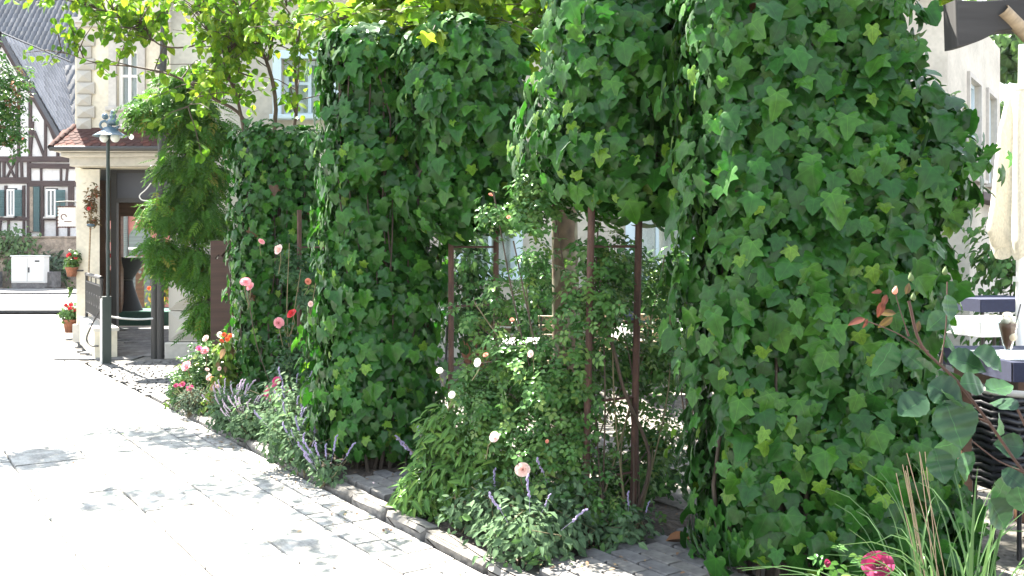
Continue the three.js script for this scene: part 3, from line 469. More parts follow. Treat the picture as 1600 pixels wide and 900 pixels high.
// ================================================================ THE TIMBER-FRAMED HOUSE ACROSS THE ROAD
{
  const h = thing('timber_framed_house', 'white and brown half-timbered house with teal shutters across the road', 'house');
  const D = 40, X = (px) => (px - 800) / F * D, Y = (py) => EYE + (388 - py) / F * D, Z = -D;
  const wall = obj('wall', polyG([[X(-100), 0], [X(119), 0], [X(119), Y(245)], [X(106), Y(245)], [X(3), Y(68)], [X(-100), Y(245)]], 6).translate(0, 0, Z - 6), M.infill, h);
  const beam = (ax, ay, bx, by, w = 4.5) => { const A = V(X(ax), Y(ay), 0), B = V(X(bx), Y(by), 0), l = A.distanceTo(B), m = obj('beam', boxG(l, w / F * D, 0.1, 0, 0, 0, 0, 0.012), M.timber, h); m.position.set((A.x + B.x) / 2, (A.y + B.y) / 2, Z + 0.03 + rnd() * 0.02); m.rotation.z = Math.atan2(B.y - A.y, B.x - A.x); };
  for (const [a, b, c, d2, w] of [[-100, 249, 108, 249, 9], [45, 259, 118, 260, 8], [-100, 282, 46, 282, 10], [46, 287, 119, 287, 9], [-100, 247, 46, 247, 4], [-100, 342, 119, 342, 5], [-100, 371, 119, 371, 4], [106, 245, 3, 66, 6], [-100, 245, 3, 66, 6],
    [48, 150, 48, 245, 5], [72, 182, 72, 245, 4], [91, 212, 91, 245, 4], [30, 114, 30, 245, 4], [54, 205, 70, 245, 4], [70, 178, 91, 230, 4], [52, 190, 48, 245, 4], [-20, 110, -20, 245, 4],
    [7, 252, 7, 277, 4], [27, 252, 27, 277, 4], [34, 252, 35, 277, 4], [12, 253, 24, 277, 3], [24, 253, 12, 277, 3], [0, 252, 0, 277, 3], [46, 252, 46, 371, 6], [65, 262, 65, 287, 3], [96, 262, 96, 287, 3], [106, 262, 104, 287, 3],
    [10, 290, 10, 342, 4], [38, 290, 38, 342, 4], [-8, 290, -8, 342, 4], [67, 290, 67, 371, 5], [90, 342, 90, 371, 3], [108, 342, 108, 371, 3], [14, 344, 14, 371, 3], [2, 344, 0, 371, 3], [38, 344, 38, 371, 3], [112, 290, 112, 342, 9]]) beam(a, b, c, d2, w);
  for (const [a, b, c, d2] of [[13, 25, 338, 296], [74, 89, 339, 296]]) { const wi = windowParts(h, X(a), X(b), Y(c), Y(d2), Z + 0.2, { trim: 0, bars: [0.5], cross: [], deep: 0.1, sill: true, curtain: true, sur: M.surround }); obj('dark_backing', boxG(X(b) - X(a) + 0.1, Y(d2) - Y(c) + 0.1, 0.02, 0, (Y(d2) - Y(c)) / 2, -0.195), M.dark, wi); }  // flat dark sheet behind each pane stands for the unlit room
  for (const [a, b] of [[-2, 9], [25.5, 36.5], [90, 104]]) { const s = obj('shutter', boxG(X(b) - X(a), Y(297) - Y(338), 0.06, (X(a) + X(b)) / 2, (Y(297) + Y(338)) / 2, Z + 0.13, 0, 0.01), M.teal, h); for (let i = 0; i < 7; i++) obj('slat', boxG(X(b) - X(a) - 0.08, 0.06, 0.03, (X(a) + X(b)) / 2, lerp(Y(336), Y(299), (i + 0.5) / 7), Z + 0.17), M.teal, s); }
  obj('door_panel', boxG(X(54) - X(49), Y(292) - Y(362), 0.08, X(51.5), (Y(292) + Y(362)) / 2, Z + 0.1), M.tan, h);
  obj('door', boxG(X(64) - X(55), Y(292) - Y(362), 0.09, X(59.5), (Y(292) + Y(362)) / 2, Z + 0.11), M.teal, h);
  obj('gable_roof', merge([[1], [-1]].map(([s]) => { const l = Math.hypot(X(106) - X(3), Y(66) - Y(245)) + 0.7, g = boxG(l, 0.16, 6.3, 0, 0.08, 0); g.rotateZ(s * -Math.atan2(Y(66) - Y(245), X(106) - X(3))); g.translate(X(3) + s * (X(110) - X(3)) / 2, (Y(62) + Y(245)) / 2, Z - 3.0); return g; })), M.rooftile, h);
  // long tiled roofs behind: curved tiles in rows, too many and too small to tell apart one by one
  const tile = new THREE.CylinderGeometry(0.15, 0.15, 0.4, 8, 1, true, -Math.PI * 0.42, Math.PI * 0.84); tile.scale(1, 1, 0.36); tile.rotateX(0);
  const roofs = (name, xa, xb, ye, ze, len, pitch, step, colw, label, m) => {
    const r = obj(name, boxG(xb - xa, 0.1, len), m, h); r.position.set((xa + xb) / 2, ye + Math.sin(pitch) * len / 2, ze - Math.cos(pitch) * len / 2); r.rotation.x = pitch;
    const rows = Math.floor(len / step), cols = Math.floor((xb - xa) / colw), im = new THREE.InstancedMesh(tile, m, rows * cols), o = new THREE.Object3D(), c = new THREE.Color();
    for (let i = 0; i < rows; i++) for (let j = 0; j < cols; j++) { const l = (i + 0.5) * step; o.position.set(xa + (j + 0.5) * colw, ye + Math.sin(pitch) * l + 0.05, ze - Math.cos(pitch) * l + 0.05); o.rotation.set(-(Math.PI / 2 - pitch) + 0.14 + gs() * 0.02, gs() * 0.03, 0); o.scale.set(colw / 0.29, step / 0.35, 1); o.updateMatrix(); im.setMatrixAt(i * cols + j, o.matrix); const v = rr(0.75, 1.3); im.setColorAt(i * cols + j, c.setRGB(v, v, v)); }
    im.name = name + '_tiles'; im.userData.kind = 'stuff'; im.castShadow = im.receiveShadow = true; r.updateMatrix(); h.add(im);
  };
  { // tiles on the gable roof's right slope, their colour paled for the sun's glint
    const ax = X(3), ay = Y(62), bx = X(113), by = Y(249), l = Math.hypot(bx - ax, by - ay), an = Math.atan2(ay - by, bx - ax), rows = Math.floor(l / 0.32), cols = 20, im = new THREE.InstancedMesh(tile, M.glinttile, rows * cols), o = new THREE.Object3D(), c = new THREE.Color();
    for (let i = 0; i < rows; i++) for (let j = 0; j < cols; j++) { const f = (i + 0.5) / rows; o.position.set(lerp(ax, bx, f) + 0.19 * Math.sin(an), lerp(ay, by, f) + 0.19 * Math.cos(an), Z + 0.1 - (j + 0.5) * 0.31); o.rotation.set(0, 0, 0); o.rotation.order = 'ZYX'; o.rotation.z = Math.PI / 2 - an - 0.09; o.rotation.y = Math.PI / 2; o.scale.set(1.03, 1, 1); o.updateMatrix(); im.setMatrixAt(i * cols + j, o.matrix); const v = rr(0.75, 1.3); im.setColorAt(i * cols + j, c.setRGB(v, v, v)); }
    im.name = 'gable_roof_tiles'; im.userData.kind = 'stuff'; im.castShadow = im.receiveShadow = true; h.add(im);
  }
  roofs('lower_roof', X(20), X(175), Y(240), -40.6, 6.2, 0.82, 0.36, 0.3, '', M.rooftile);
  roofs('upper_roof', -34, -16.5, 9.3, -45.2, 9, 0.9, 0.34, 0.27, '', M.rooftile);
  obj('rear_wall', boxG(17, 9.2, 0.4, -25.3, 4.6, -45.4), M.infill, h);
  obj('side_wing', boxG(X(175) - X(119), Y(245), 0.4, (X(119) + X(175)) / 2 + 0.003, Y(245) / 2, -41), M.infill, h);
}
{
  const X = (px) => (px - 800) / F * 38.3, Y = (py) => EYE + (388 - py) / F * 38.3;
  const w = thing('garden_wall', 'tan rendered garden wall below the half-timbered house', 'wall');
  obj('wall', boxG(9, Y(372), 0.3, X(110), Y(372) / 2, -38.6), M.tan, w);
  obj('coping', boxG(9.1, 0.08, 0.4, X(110), Y(372) + 0.04, -38.6, 0, 0.02), M.tan, w);
  obj('lower_wall', boxG(4, Y(402), 0.3, X(-42), Y(402) / 2, -38.5), M.tan, w);
  for (const [a, b] of [[-10, 16], [83, 106]]) { const p = thing('stone_planter', a < 0 ? 'low grey stone planter left of the white cabinet' : 'low grey stone planter right of the white cabinet', 'planter'); obj('trough', boxG(X(b) - X(a), 0.62, 0.7, (X(a) + X(b)) / 2, 0.38, -37.4, 0, 0.03), M.slab, p); }
}
{
  const c = thing('electrical_cabinet', 'white two-door electrical cabinet beside the far road', 'cabinet', null), d = 37, X = (px) => (px - 800) / F * d, Y = (py) => EYE + (388 - py) / F * d, w = X(73) - X(22), h = Y(408) - Y(449);
  const cx = (X(22) + X(73)) / 2; const wm = mat([0.66, 0.65, 0.6], { roughness: 0.6 });
  obj('plinth', boxG(w, 0.2, 0.4, cx, 0.17, -d, 0, 0.01), M.slab, c); obj('body', boxG(w, h, 0.42, cx, 0.27 + h / 2, -d, 0, 0.012), wm, c);
  for (const s of [-1, 1]) { const dd = obj('door', boxG(w / 2 - 0.03, h - 0.1, 0.03, cx + s * w / 4, 0.27 + h / 2, -d + 0.225, 0, 0.008), wm, c); if (s > 0) { obj('handle', boxG(0.05, 0.2, 0.03, cx + 0.06, 0.27 + h * 0.5, -d + 0.25), M.dark, dd); obj('vent', boxG(0.18, 0.06, 0.01, cx + w * 0.3, 0.27 + h * 0.83, -d + 0.243), M.dark, dd); } }
  obj('lid', boxG(w + 0.06, 0.05, 0.5, cx, 0.295 + h, -d, 0, 0.01), wm, c);
}

// ================================================================ PORCH THINGS
{
  const l = thing('street_lamp', 'slim dark green street lamp with wide enamel shade rising from square post', 'street lamp');
  const p = at(166.5, 570, 13.2), x = p.x, z = p.z, Y = (py) => EYE + (388 - py) / F * 13.2;
  obj('base_post', boxG(0.115, Y(463), 0.115, x, Y(463) / 2, z, 0.5, 0.006), M.greenmetal, l);
  obj('light_strip', boxG(0.02, Y(466) - 0.02, 0.05, x - 0.066, Y(466) / 2, z + 0.02, 0.5), M.white, l);
  obj('pole', tubeG([V(x + 0.02, Y(470), z), V(x + 0.02, 2.2, z), V(x + 0.02, Y(212), z)], 0.025, 10), M.greenmetal, l);
  const sh = obj('lamp_shade', new THREE.LatheGeometry([[0.03, 0.14], [0.1, 0.12], [0.13, 0.07], [0.24, 0.0], [0.255, -0.012], [0.24, -0.01], [0.125, 0.055], [0.03, 0.06]].map(q => new THREE.Vector2(...q)), 24), M.enamel, l); sh.scale.setScalar(0.9); sh.position.set(x + 0.05, Y(212), z);
  for (const s of [-1, 1]) { const b = obj('bulb', new THREE.SphereGeometry(0.06, 12, 10), M.bulb, l); b.position.set(x + 0.05 + s * 0.075, Y(216), z + 0.02); }
  const cap = obj('lamp_cap', new THREE.LatheGeometry([[0.0, 0.27], [0.035, 0.255], [0.05, 0.22], [0.035, 0.19], [0.07, 0.17], [0.085, 0.13], [0.06, 0.1], [0.0, 0.1]].map(q => new THREE.Vector2(...q)), 16), M.enamel, l); cap.position.set(x + 0.09, Y(207), z);
  for (const s of [-1, 1]) { const c = obj('scroll', new THREE.TorusGeometry(0.055, 0.018, 8, 18, 5), M.enamel, l); c.position.set(x + 0.05 + s * 0.07, Y(196), z + 0.03); c.rotation.z = s; }
  const fin = obj('finial', new THREE.SphereGeometry(0.045, 12, 10), M.enamel, l); fin.position.set(x - 0.02, Y(182), z); const f2 = obj('finial', new THREE.SphereGeometry(0.035, 12, 10), M.enamel, l); f2.position.set(x + 0.09, Y(178) + 0.02, z);
  obj('cable', tubeG(curve([V(x + 0.1, Y(200), z), V(x + 0.24, Y(196), z), V(x + 0.27, Y(206), z), V(x + 0.33, Y(214), z)], 12), 0.008, 5), M.iron, l); const bb = obj('bulb', new THREE.SphereGeometry(0.035, 10, 8), M.bulb, l); bb.position.set(x + 0.34, Y(214), z);
}
{
  const a = V(-7.28, 0, -16.1), b = V(-6.03, 0, -13.8), dir = b.clone().sub(a), len = dir.length(), turn = Math.atan2(-dir.z, dir.x), mid = a.clone().lerp(b, 0.5), side = V(dir.z, 0, -dir.x).normalize().multiplyScalar(-0.18);
  const w = thing('low_wall', 'low cream rendered wall with pale coping beside the porch', 'wall');
  const off = V(-side.x, 0, -side.z);
  obj('wall', boxG(len, 0.4, 0.3, 0, 0.2, 0).rotateY(turn).translate(mid.x + off.x, 0, mid.z + off.z), M.cream, w);
  obj('coping', boxG(len + 0.04, 0.05, 0.36, 0, 0.424, 0, 0, 0.012).rotateY(turn).translate(mid.x + off.x, 0, mid.z + off.z), M.quoin, w);
  const r = thing('iron_railing', 'dark wrought iron railing standing on the low wall', 'railing');
  const q = (t, y) => V(lerp(a.x, b.x, t) + off.x * 0.7, y, lerp(a.z, b.z, t) + off.z * 0.7);
  obj('top_rail', tubeG([q(0.02, 1.17), q(0.5, 1.17), q(0.98, 1.17)], 0.03, 8), M.iron, r); obj('mid_rail', tubeG([q(0.02, 1.05), q(0.5, 1.05), q(0.98, 1.05)], 0.015, 6), M.iron, r); obj('bottom_rail', tubeG([q(0.02, 0.54), q(0.5, 0.54), q(0.98, 0.54)], 0.015, 6), M.iron, r);
  for (const t of [0.03, 0.97]) obj('post', tubeG([q(t, 0.44), q(t, 0.8), q(t, 1.17)], 0.024, 6), M.iron, r);
  for (let i = 1; i < 34; i++) { const t = 0.03 + 0.94 * i / 34; obj('baluster', tubeG([q(t, 0.55), q(t, 0.8), q(t, 1.05)], 0.009, 5), M.iron, r); }
  for (let i = 0; i < 6; i++) { const g = new THREE.TorusGeometry(0.09, 0.012, 6, 16); g.rotateY(turn); const m = obj('ring', g, M.iron, r); m.position.copy(q(0.11 + i * 0.155, 0.8)); }
  for (const t of [0.35, 0.65]) obj('spacer', tubeG([q(t, 1.05), q(t, 1.1), q(t, 1.17)], 0.01, 5), M.iron, r);
  obj('loop', tubeG(curve([q(0.99, 0.75), q(0.99, 0.5).add(V(-0.12, 0, 0.05)), q(0.98, 0.28).add(V(-0.2, 0, 0.04)), q(0.98, 0.2).add(V(-0.1, 0, 0.1)), q(0.99, 0.2).add(V(0, 0, 0.12))], 18), 0.012, 6), M.iron, r);
}
{
  const A = at(173, 495, 13.25), B = at(252, 496, 14.02), pts = []; for (let i = 0; i <= 10; i++) { const t = i / 10; pts.push(A.clone().lerp(B, t).add(V(0, -0.03 * 4 * t * (1 - t), 0))); }
  top('barrier_rope', tubeG(pts, 0.014, 8), M.white, 'white barrier rope strung across the entrance court', 'rope');
  const p = thing('steel_column', 'slim dark steel column at the right of the entrance court', 'column'); const c = at(256.5, 559, 14.05);
  obj('shaft', tubeG([V(c.x - 0.09, 0, c.z + 0.12), V(c.x - 0.09, 0.6, c.z + 0.12), V(c.x - 0.09, 1.25, c.z + 0.12)], 0.055, 12), M.iron, p); obj('collar', tubeG([V(c.x - 0.09, 0.95, c.z + 0.12), V(c.x - 0.09, 1.0, c.z + 0.12)], 0.063, 12), M.iron, p);
}
{
  const t = thing('cocktail_table', 'tall standing table wrapped in a tight black cover by the door', 'table'), c = at(200, 470, 20.1);
  const g = new THREE.LatheGeometry([[0.0, 1.12], [0.33, 1.12], [0.34, 1.1], [0.31, 1.0], [0.22, 0.85], [0.1, 0.66], [0.095, 0.62], [0.12, 0.5], [0.22, 0.2], [0.3, 0.0]].map(q => new THREE.Vector2(...q)), 20); g.translate(c.x, 0.3, c.z); obj('cover', g, M.black, t); obj('tie', new THREE.TorusGeometry(0.1, 0.014, 6, 16).rotateX(Math.PI / 2).translate(c.x, 0.94, c.z), M.iron, t);
}
{
  const D = 23.5, b = thing('yard_bush', 'sunlit yellow and orange flower bush in the yard behind the porch', 'bush'), ls = [];
  lobes(ls, [[at(245, 462, D), 0.42, 0.32, 0.3], [at(258, 440, D), 0.35, 0.5, 0.3], [at(262, 400, D), 0.3, 0.5, 0.3]], 420, 0.12, { weights: [3, 4, 2, 2], droop: 0.4, minY: 0.05 });
  foliage(b, ls, L.oval, [[0.1, 0.2, 0.04], [0.18, 0.3, 0.05], [0.3, 0.36, 0.05], [0.5, 0.28, 0.06]], { most: 0, map: T.blade });
  for (let i = 0; i < 14; i++) bloom(b, at(rr(232, 258), rr(448, 470), D - 0.3), 0.1, rnd() < 0.5 ? P.yellow : P.orange);
  obj('stem', tubeG([V(at(248, 0, D).x, 0, -D), V(at(250, 0, D).x, 0.5, -D), V(at(258, 0, D).x, 1.2, -D)], 0.02, 5), M.twig, b);
  const g = thing('globe_lamp', 'small garden lamp with two white globes in front of yard bush', 'lamp'), c = at(239, 415, 22.6);
  obj('stand', tubeG([V(c.x, 0, c.z), V(c.x, 0.6, c.z), V(c.x, c.y - 0.1, c.z)], 0.018, 6), M.iron, g);
  for (const [dx, dy] of [[-0.06, -0.02], [0.06, 0.11]]) obj('globe', new THREE.SphereGeometry(0.075, 14, 10).translate(c.x + dx, c.y + dy, c.z), M.bulb, g);
  const w = thing('carved_post', 'brown wooden post with round holes in the yard', 'post'), q = at(219.5, 445, 22), s = new THREE.Shape(); s.moveTo(-0.09, 0); s.lineTo(0.09, 0); s.lineTo(0.09, 1.45); s.lineTo(-0.09, 1.45); s.closePath();
  for (let i = 0; i < 4; i++) { const h = new THREE.Path(); h.absellipse(0.0, 1.36 - i * 0.1, 0.05, 0.035, 0, Math.PI * 2, true); s.holes.push(h); }
  obj('plank', new THREE.ExtrudeGeometry(s, { depth: 0.06, bevelEnabled: false, curveSegments: 8 }).translate(q.x, 0, q.z), M.brownwood, w);
}
{ // dried bouquet on a stick, leaning on the pier
  const b = thing('dried_bouquet', 'bunch of dried flowers tied to a stick leaning on the porch pier', 'dried flowers'), a = at(135, 520, 16.25), e = at(143, 310, 16.35);
  obj('stick', tubeG([V(a.x, 0, a.z), a.clone().lerp(e, 0.5), e], 0.016, 6), M.palewood, b);
  const ls = []; lobes(ls, [[at(142, 320, 16.3), 0.13, 0.36, 0.1], [at(145, 345, 16.3), 0.11, 0.2, 0.1], [at(148, 302, 16.3), 0.1, 0.2, 0.1]], 330, 0.09, { shell: 0.3, droop: -0.5, ragged: 0.5 });
  foliage(b, ls, L.lance, [[0.2, 0.12, 0.06], [0.28, 0.2, 0.1], [0.15, 0.14, 0.07], [0.4, 0.12, 0.06]], { most: 60, map: T.blade, coat: 0, name: 'dried_stem' });
  bloom(b, at(139, 326, 16.18), 0.055, P.red, V(0, 0.2, 1)); obj('ribbon', new THREE.TorusGeometry(0.05, 0.02, 6, 14).rotateX(1.4).translate(at(140, 352, 16.2).x, at(140, 352, 16.2).y, -16.25), M.enamel, b);
}
function potPlant(name, label, c, r, h, mats, hang) {
  const p = thing(name, label, 'potted plant', null);
  obj('pot', new THREE.LatheGeometry([[0, 0], [r * 0.7, 0], [r * 0.95, h * 0.8], [r * 1.05, h * 0.82], [r * 1.05, h], [r * 0.95, h], [r * 0.9, h * 0.85], [0, h * 0.85]].map(q => new THREE.Vector2(...q)), 18).translate(c.x, c.y, c.z), M.terracotta, p);
  const ls = []; lobes(ls, [[V(c.x, c.y + h + r * 0.9, c.z), r * 1.5, r * 1.2, r * 1.4], ...(hang ? [[V(c.x + r * 0.3, c.y - hang / 2, c.z + r * 1.1), r * 0.5, hang * 0.55, r * 0.3], [V(c.x + 0.05, c.y + h + r * 2, c.z), r, r * 1.2, r]] : [])], 260, r * 0.55, {});
  foliage(p, ls, L.round, [[0.07, 0.16, 0.035], [0.1, 0.22, 0.05], [0.16, 0.28, 0.05], [0.2, 0.3, 0.05]], { most: 40, map: T.blade });
  for (let i = 0; i < 4; i++) bloom(p, V(c.x + gs() * r * 0.8, c.y + h + r * rr(1.2, 2.2), c.z + rr(0, r)), r * 0.55, mats);
}
potPlant('flower_pot', 'terracotta pot of red geraniums standing at the corner of the street', V(at(110, 500, 18).x, 0.02, -18.0), 0.13, 0.25, P.red);
{ const c = at(112, 432, 16.4); potPlant('hanging_pot', 'hanging flower pot of orange red geraniums on the porch pier', c, 0.1, 0.16, P.red, 0.45); obj('bracket', tubeG([c.clone().add(V(0.03, 0.1, 0)), c.clone().add(V(0.12, 0.1, 0)), c.clone().add(V(0.2, 0.1, 0))], 0.015, 6), M.iron, scene.children[scene.children.length - 1]); }
{ // tavern sign with a beaded frame on the side wall
  const s = thing('hanging_sign', 'white beaded hanging sign on the street side of the porch', 'sign'), D = 18.5, a = at(91, 355, D), b = at(118, 323, D), w = b.x - a.x, h = b.y - a.y;
  obj('panel', boxG(w, h, 0.04, (a.x + b.x) / 2, (a.y + b.y) / 2, -D, 0, 0.006), M.infill, s);
  for (let i = 0; i < 12; i++) for (const yy of [a.y, b.y]) obj('bead', new THREE.SphereGeometry(0.016, 6, 5).translate(lerp(a.x, b.x, i / 11), yy, -D + 0.025), M.redtile2, s);
  for (let i = 1; i < 6; i++) obj('bead', new THREE.SphereGeometry(0.016, 6, 5).translate(a.x, lerp(a.y, b.y, i / 6), -D + 0.025), M.redtile2, s);
  obj('bracket', merge([tubeG([V(a.x - 0.04, b.y + 0.09, -D), V((a.x + b.x) / 2, b.y + 0.1, -D), V(b.x + 0.35, b.y + 0.09, -D)], 0.014, 6), tubeG([V(a.x + 0.03, b.y, -D), V(a.x + 0.03, b.y + 0.09, -D)], 0.01, 5), tubeG([V(b.x - 0.03, b.y, -D), V(b.x - 0.03, b.y + 0.09, -D)], 0.01, 5)]), M.iron, s);
  obj('scroll_mark', new THREE.TorusGeometry(0.05, 0.008, 5, 14, 4.6).translate((a.x + b.x) / 2 - 0.05, (a.y + b.y) / 2, -D + 0.024), M.redtile, s); obj('scroll_mark', boxG(0.14, 0.014, 0.008, (a.x + b.x) / 2 + 0.03, (a.y + b.y) / 2 - 0.09, -D + 0.024), M.redtile, s);
}
{ const b = thing('carved_board', 'tall dark brown wooden board with slanted slots behind the flowers', 'board'), p = at(346, 520, 11.2), s = new THREE.Shape(); const w = 0.115, h = EYE + (388 - 376) / F * 11.2; s.moveTo(-w, 0); s.lineTo(w, 0); s.lineTo(w, h); s.lineTo(-w, h); s.closePath(); for (const [x, y] of [[-0.05, h - 0.16], [0.02, h - 0.13], [0.05, h - 0.2]]) { const q = new THREE.Path(); q.moveTo(x - 0.012, y - 0.05); q.lineTo(x + 0.025, y); q.lineTo(x + 0.045, y - 0.01); q.lineTo(x + 0.01, y - 0.06); q.closePath(); s.holes.push(q); } obj('plank', new THREE.ExtrudeGeometry(s, { depth: 0.04, bevelEnabled: false }).translate(p.x, 0, p.z), M.board, b); obj('post', boxG(0.08, h * 0.95, 0.08, p.x, h * 0.475, p.z - 0.045), M.board, b); }

// ================================================================ TERRACE FURNITURE
function chair(x, z, turn, label, y0 = 0.02) {
  const c = thing('folding_chair', label, 'chair', 'slatted chairs in the beer garden'), q = (g) => g.rotateY(turn).translate(x, y0, z);
  for (const s of [-1, 1]) { obj('leg', q(tubeG([V(s * 0.2, 0, 0.26), V(s * 0.2, 0.45, -0.05), V(s * 0.19, 0.62, -0.14), V(s * 0.185, 0.94, -0.3)], 0.013, 6)), M.iron, c); obj('leg', q(tubeG([V(s * 0.17, 0, -0.3), V(s * 0.17, 0.25, -0.02), V(s * 0.17, 0.46, 0.2)], 0.013, 6)), M.iron, c); }
  for (let i = 0; i < 6; i++) obj('seat_slat', q(boxG(0.42, 0.018, 0.055, 0, 0.47, -0.14 + i * 0.066, 0, 0.003)), M.slat, c);
  for (let i = 0; i < 5; i++) { const t = i / 4, g = boxG(0.42, 0.07, 0.016, 0, 0, 0, 0, 0.003); g.rotateX(-0.42); g.translate(0, lerp(0.56, 0.92, t), lerp(-0.1, -0.285, t) + 0.018); obj('back_slat', q(g), M.slat, c); }
}
const ground = (px, d) => V((px - 800) / F * d, 0.02, -d);
for (const [px, d, turn, label] of [[783, 12, 2.9, 'slatted wooden chair seen between the posts of the far arch'], [852, 11.6, 3.4, 'slatted wooden chair right of the far arch posts, partly behind the roses'], [1035, 9.4, 2.7, 'slatted wooden chair behind the near arch, beside the large ivy column'], [960, 10.6, 0.3, 'slatted wooden chair behind the table at the near arch'], [880, 9.2, 3.0, 'slatted wooden chair hidden behind the mottled tree trunk']]) { const p = ground(px, d); chair(p.x, p.z, turn, label); }
function table(px, d, w, dp, cloth, label, turn = 0, h = 0.74) {
  const p = ground(px, d), t = thing('garden_table', label, 'table', 'tables in the beer garden'), q = (g) => g.rotateY(turn).translate(p.x, p.y, p.z);
  obj('table_top', q(boxG(w, 0.03, dp, 0, h - 0.015, 0, 0, 0.006)), M.slat, t);
  for (const sx of [-1, 1]) for (const sz of [-1, 1]) obj('leg', q(tubeG([V(sx * (w / 2 - 0.06), 0, sz * (dp / 2 - 0.06)), V(sx * (w / 2 - 0.07), h / 2, sz * (dp / 2 - 0.07)), V(sx * (w / 2 - 0.08), h - 0.03, sz * (dp / 2 - 0.08))], 0.018, 6)), M.iron, t);
  const c = obj(numbered('tablecloth'), q(merge([boxG(w + 0.03, 0.008, dp + 0.03, 0, h + 0.006, 0), boxG(w + 0.03, 0.14, 0.008, 0, h - 0.063, dp / 2 + 0.016), boxG(w + 0.03, 0.14, 0.008, 0, h - 0.063, -dp / 2 - 0.016), boxG(0.008, 0.14, dp + 0.02, w / 2 + 0.016, h - 0.063, 0), boxG(0.008, 0.14, dp + 0.02, -w / 2 - 0.016, h - 0.063, 0)])), cloth, scene, { label: (cloth === M.navy ? 'navy' : 'white') + ' cloth on the ' + label, category: 'tablecloth' });
}
table(735, 12.8, 0.7, 0.7, M.white, 'square table in front of the far garden window', 0.2);
table(1055, 10.3, 1.2, 0.8, M.white, 'long table behind the chair at the near arch', 0.1);
table(930, 12.2, 1.2, 0.8, M.navy, 'long table below the right garden window', 0.1);
table(830, 9.9, 0.8, 0.6, M.white, 'low sunlit table behind the climbing rose', 0, 0.62);
table(1545, 9.2, 0.7, 0.7, M.white, 'far square table left of the parasol', 0.2, 0.9);
table(1550, 11.2, 0.9, 0.8, M.navy, 'rearmost table left of the parasol', 0.2, 1.0);
{ const c = ground(747, 12.2), p = thing('plant_tub', 'reddish brown tub with dark leaves beside the far table', 'planter'); obj('tub', new THREE.LatheGeometry([[0, 0], [0.16, 0], [0.24, 0.4], [0.26, 0.42], [0.24, 0.44], [0, 0.4]].map(q => new THREE.Vector2(...q)), 18).translate(c.x, 0.02, c.z), M.terracotta, p); const ls = []; lobes(ls, [[V(c.x, 0.7, c.z), 0.3, 0.3, 0.3]], 160, 0.1); foliage(p, ls, L.oval, [[0.03, 0.09, 0.025], [0.05, 0.12, 0.03], [0.07, 0.16, 0.03], [0.1, 0.2, 0.04]], { most: 20, map: T.blade }); }
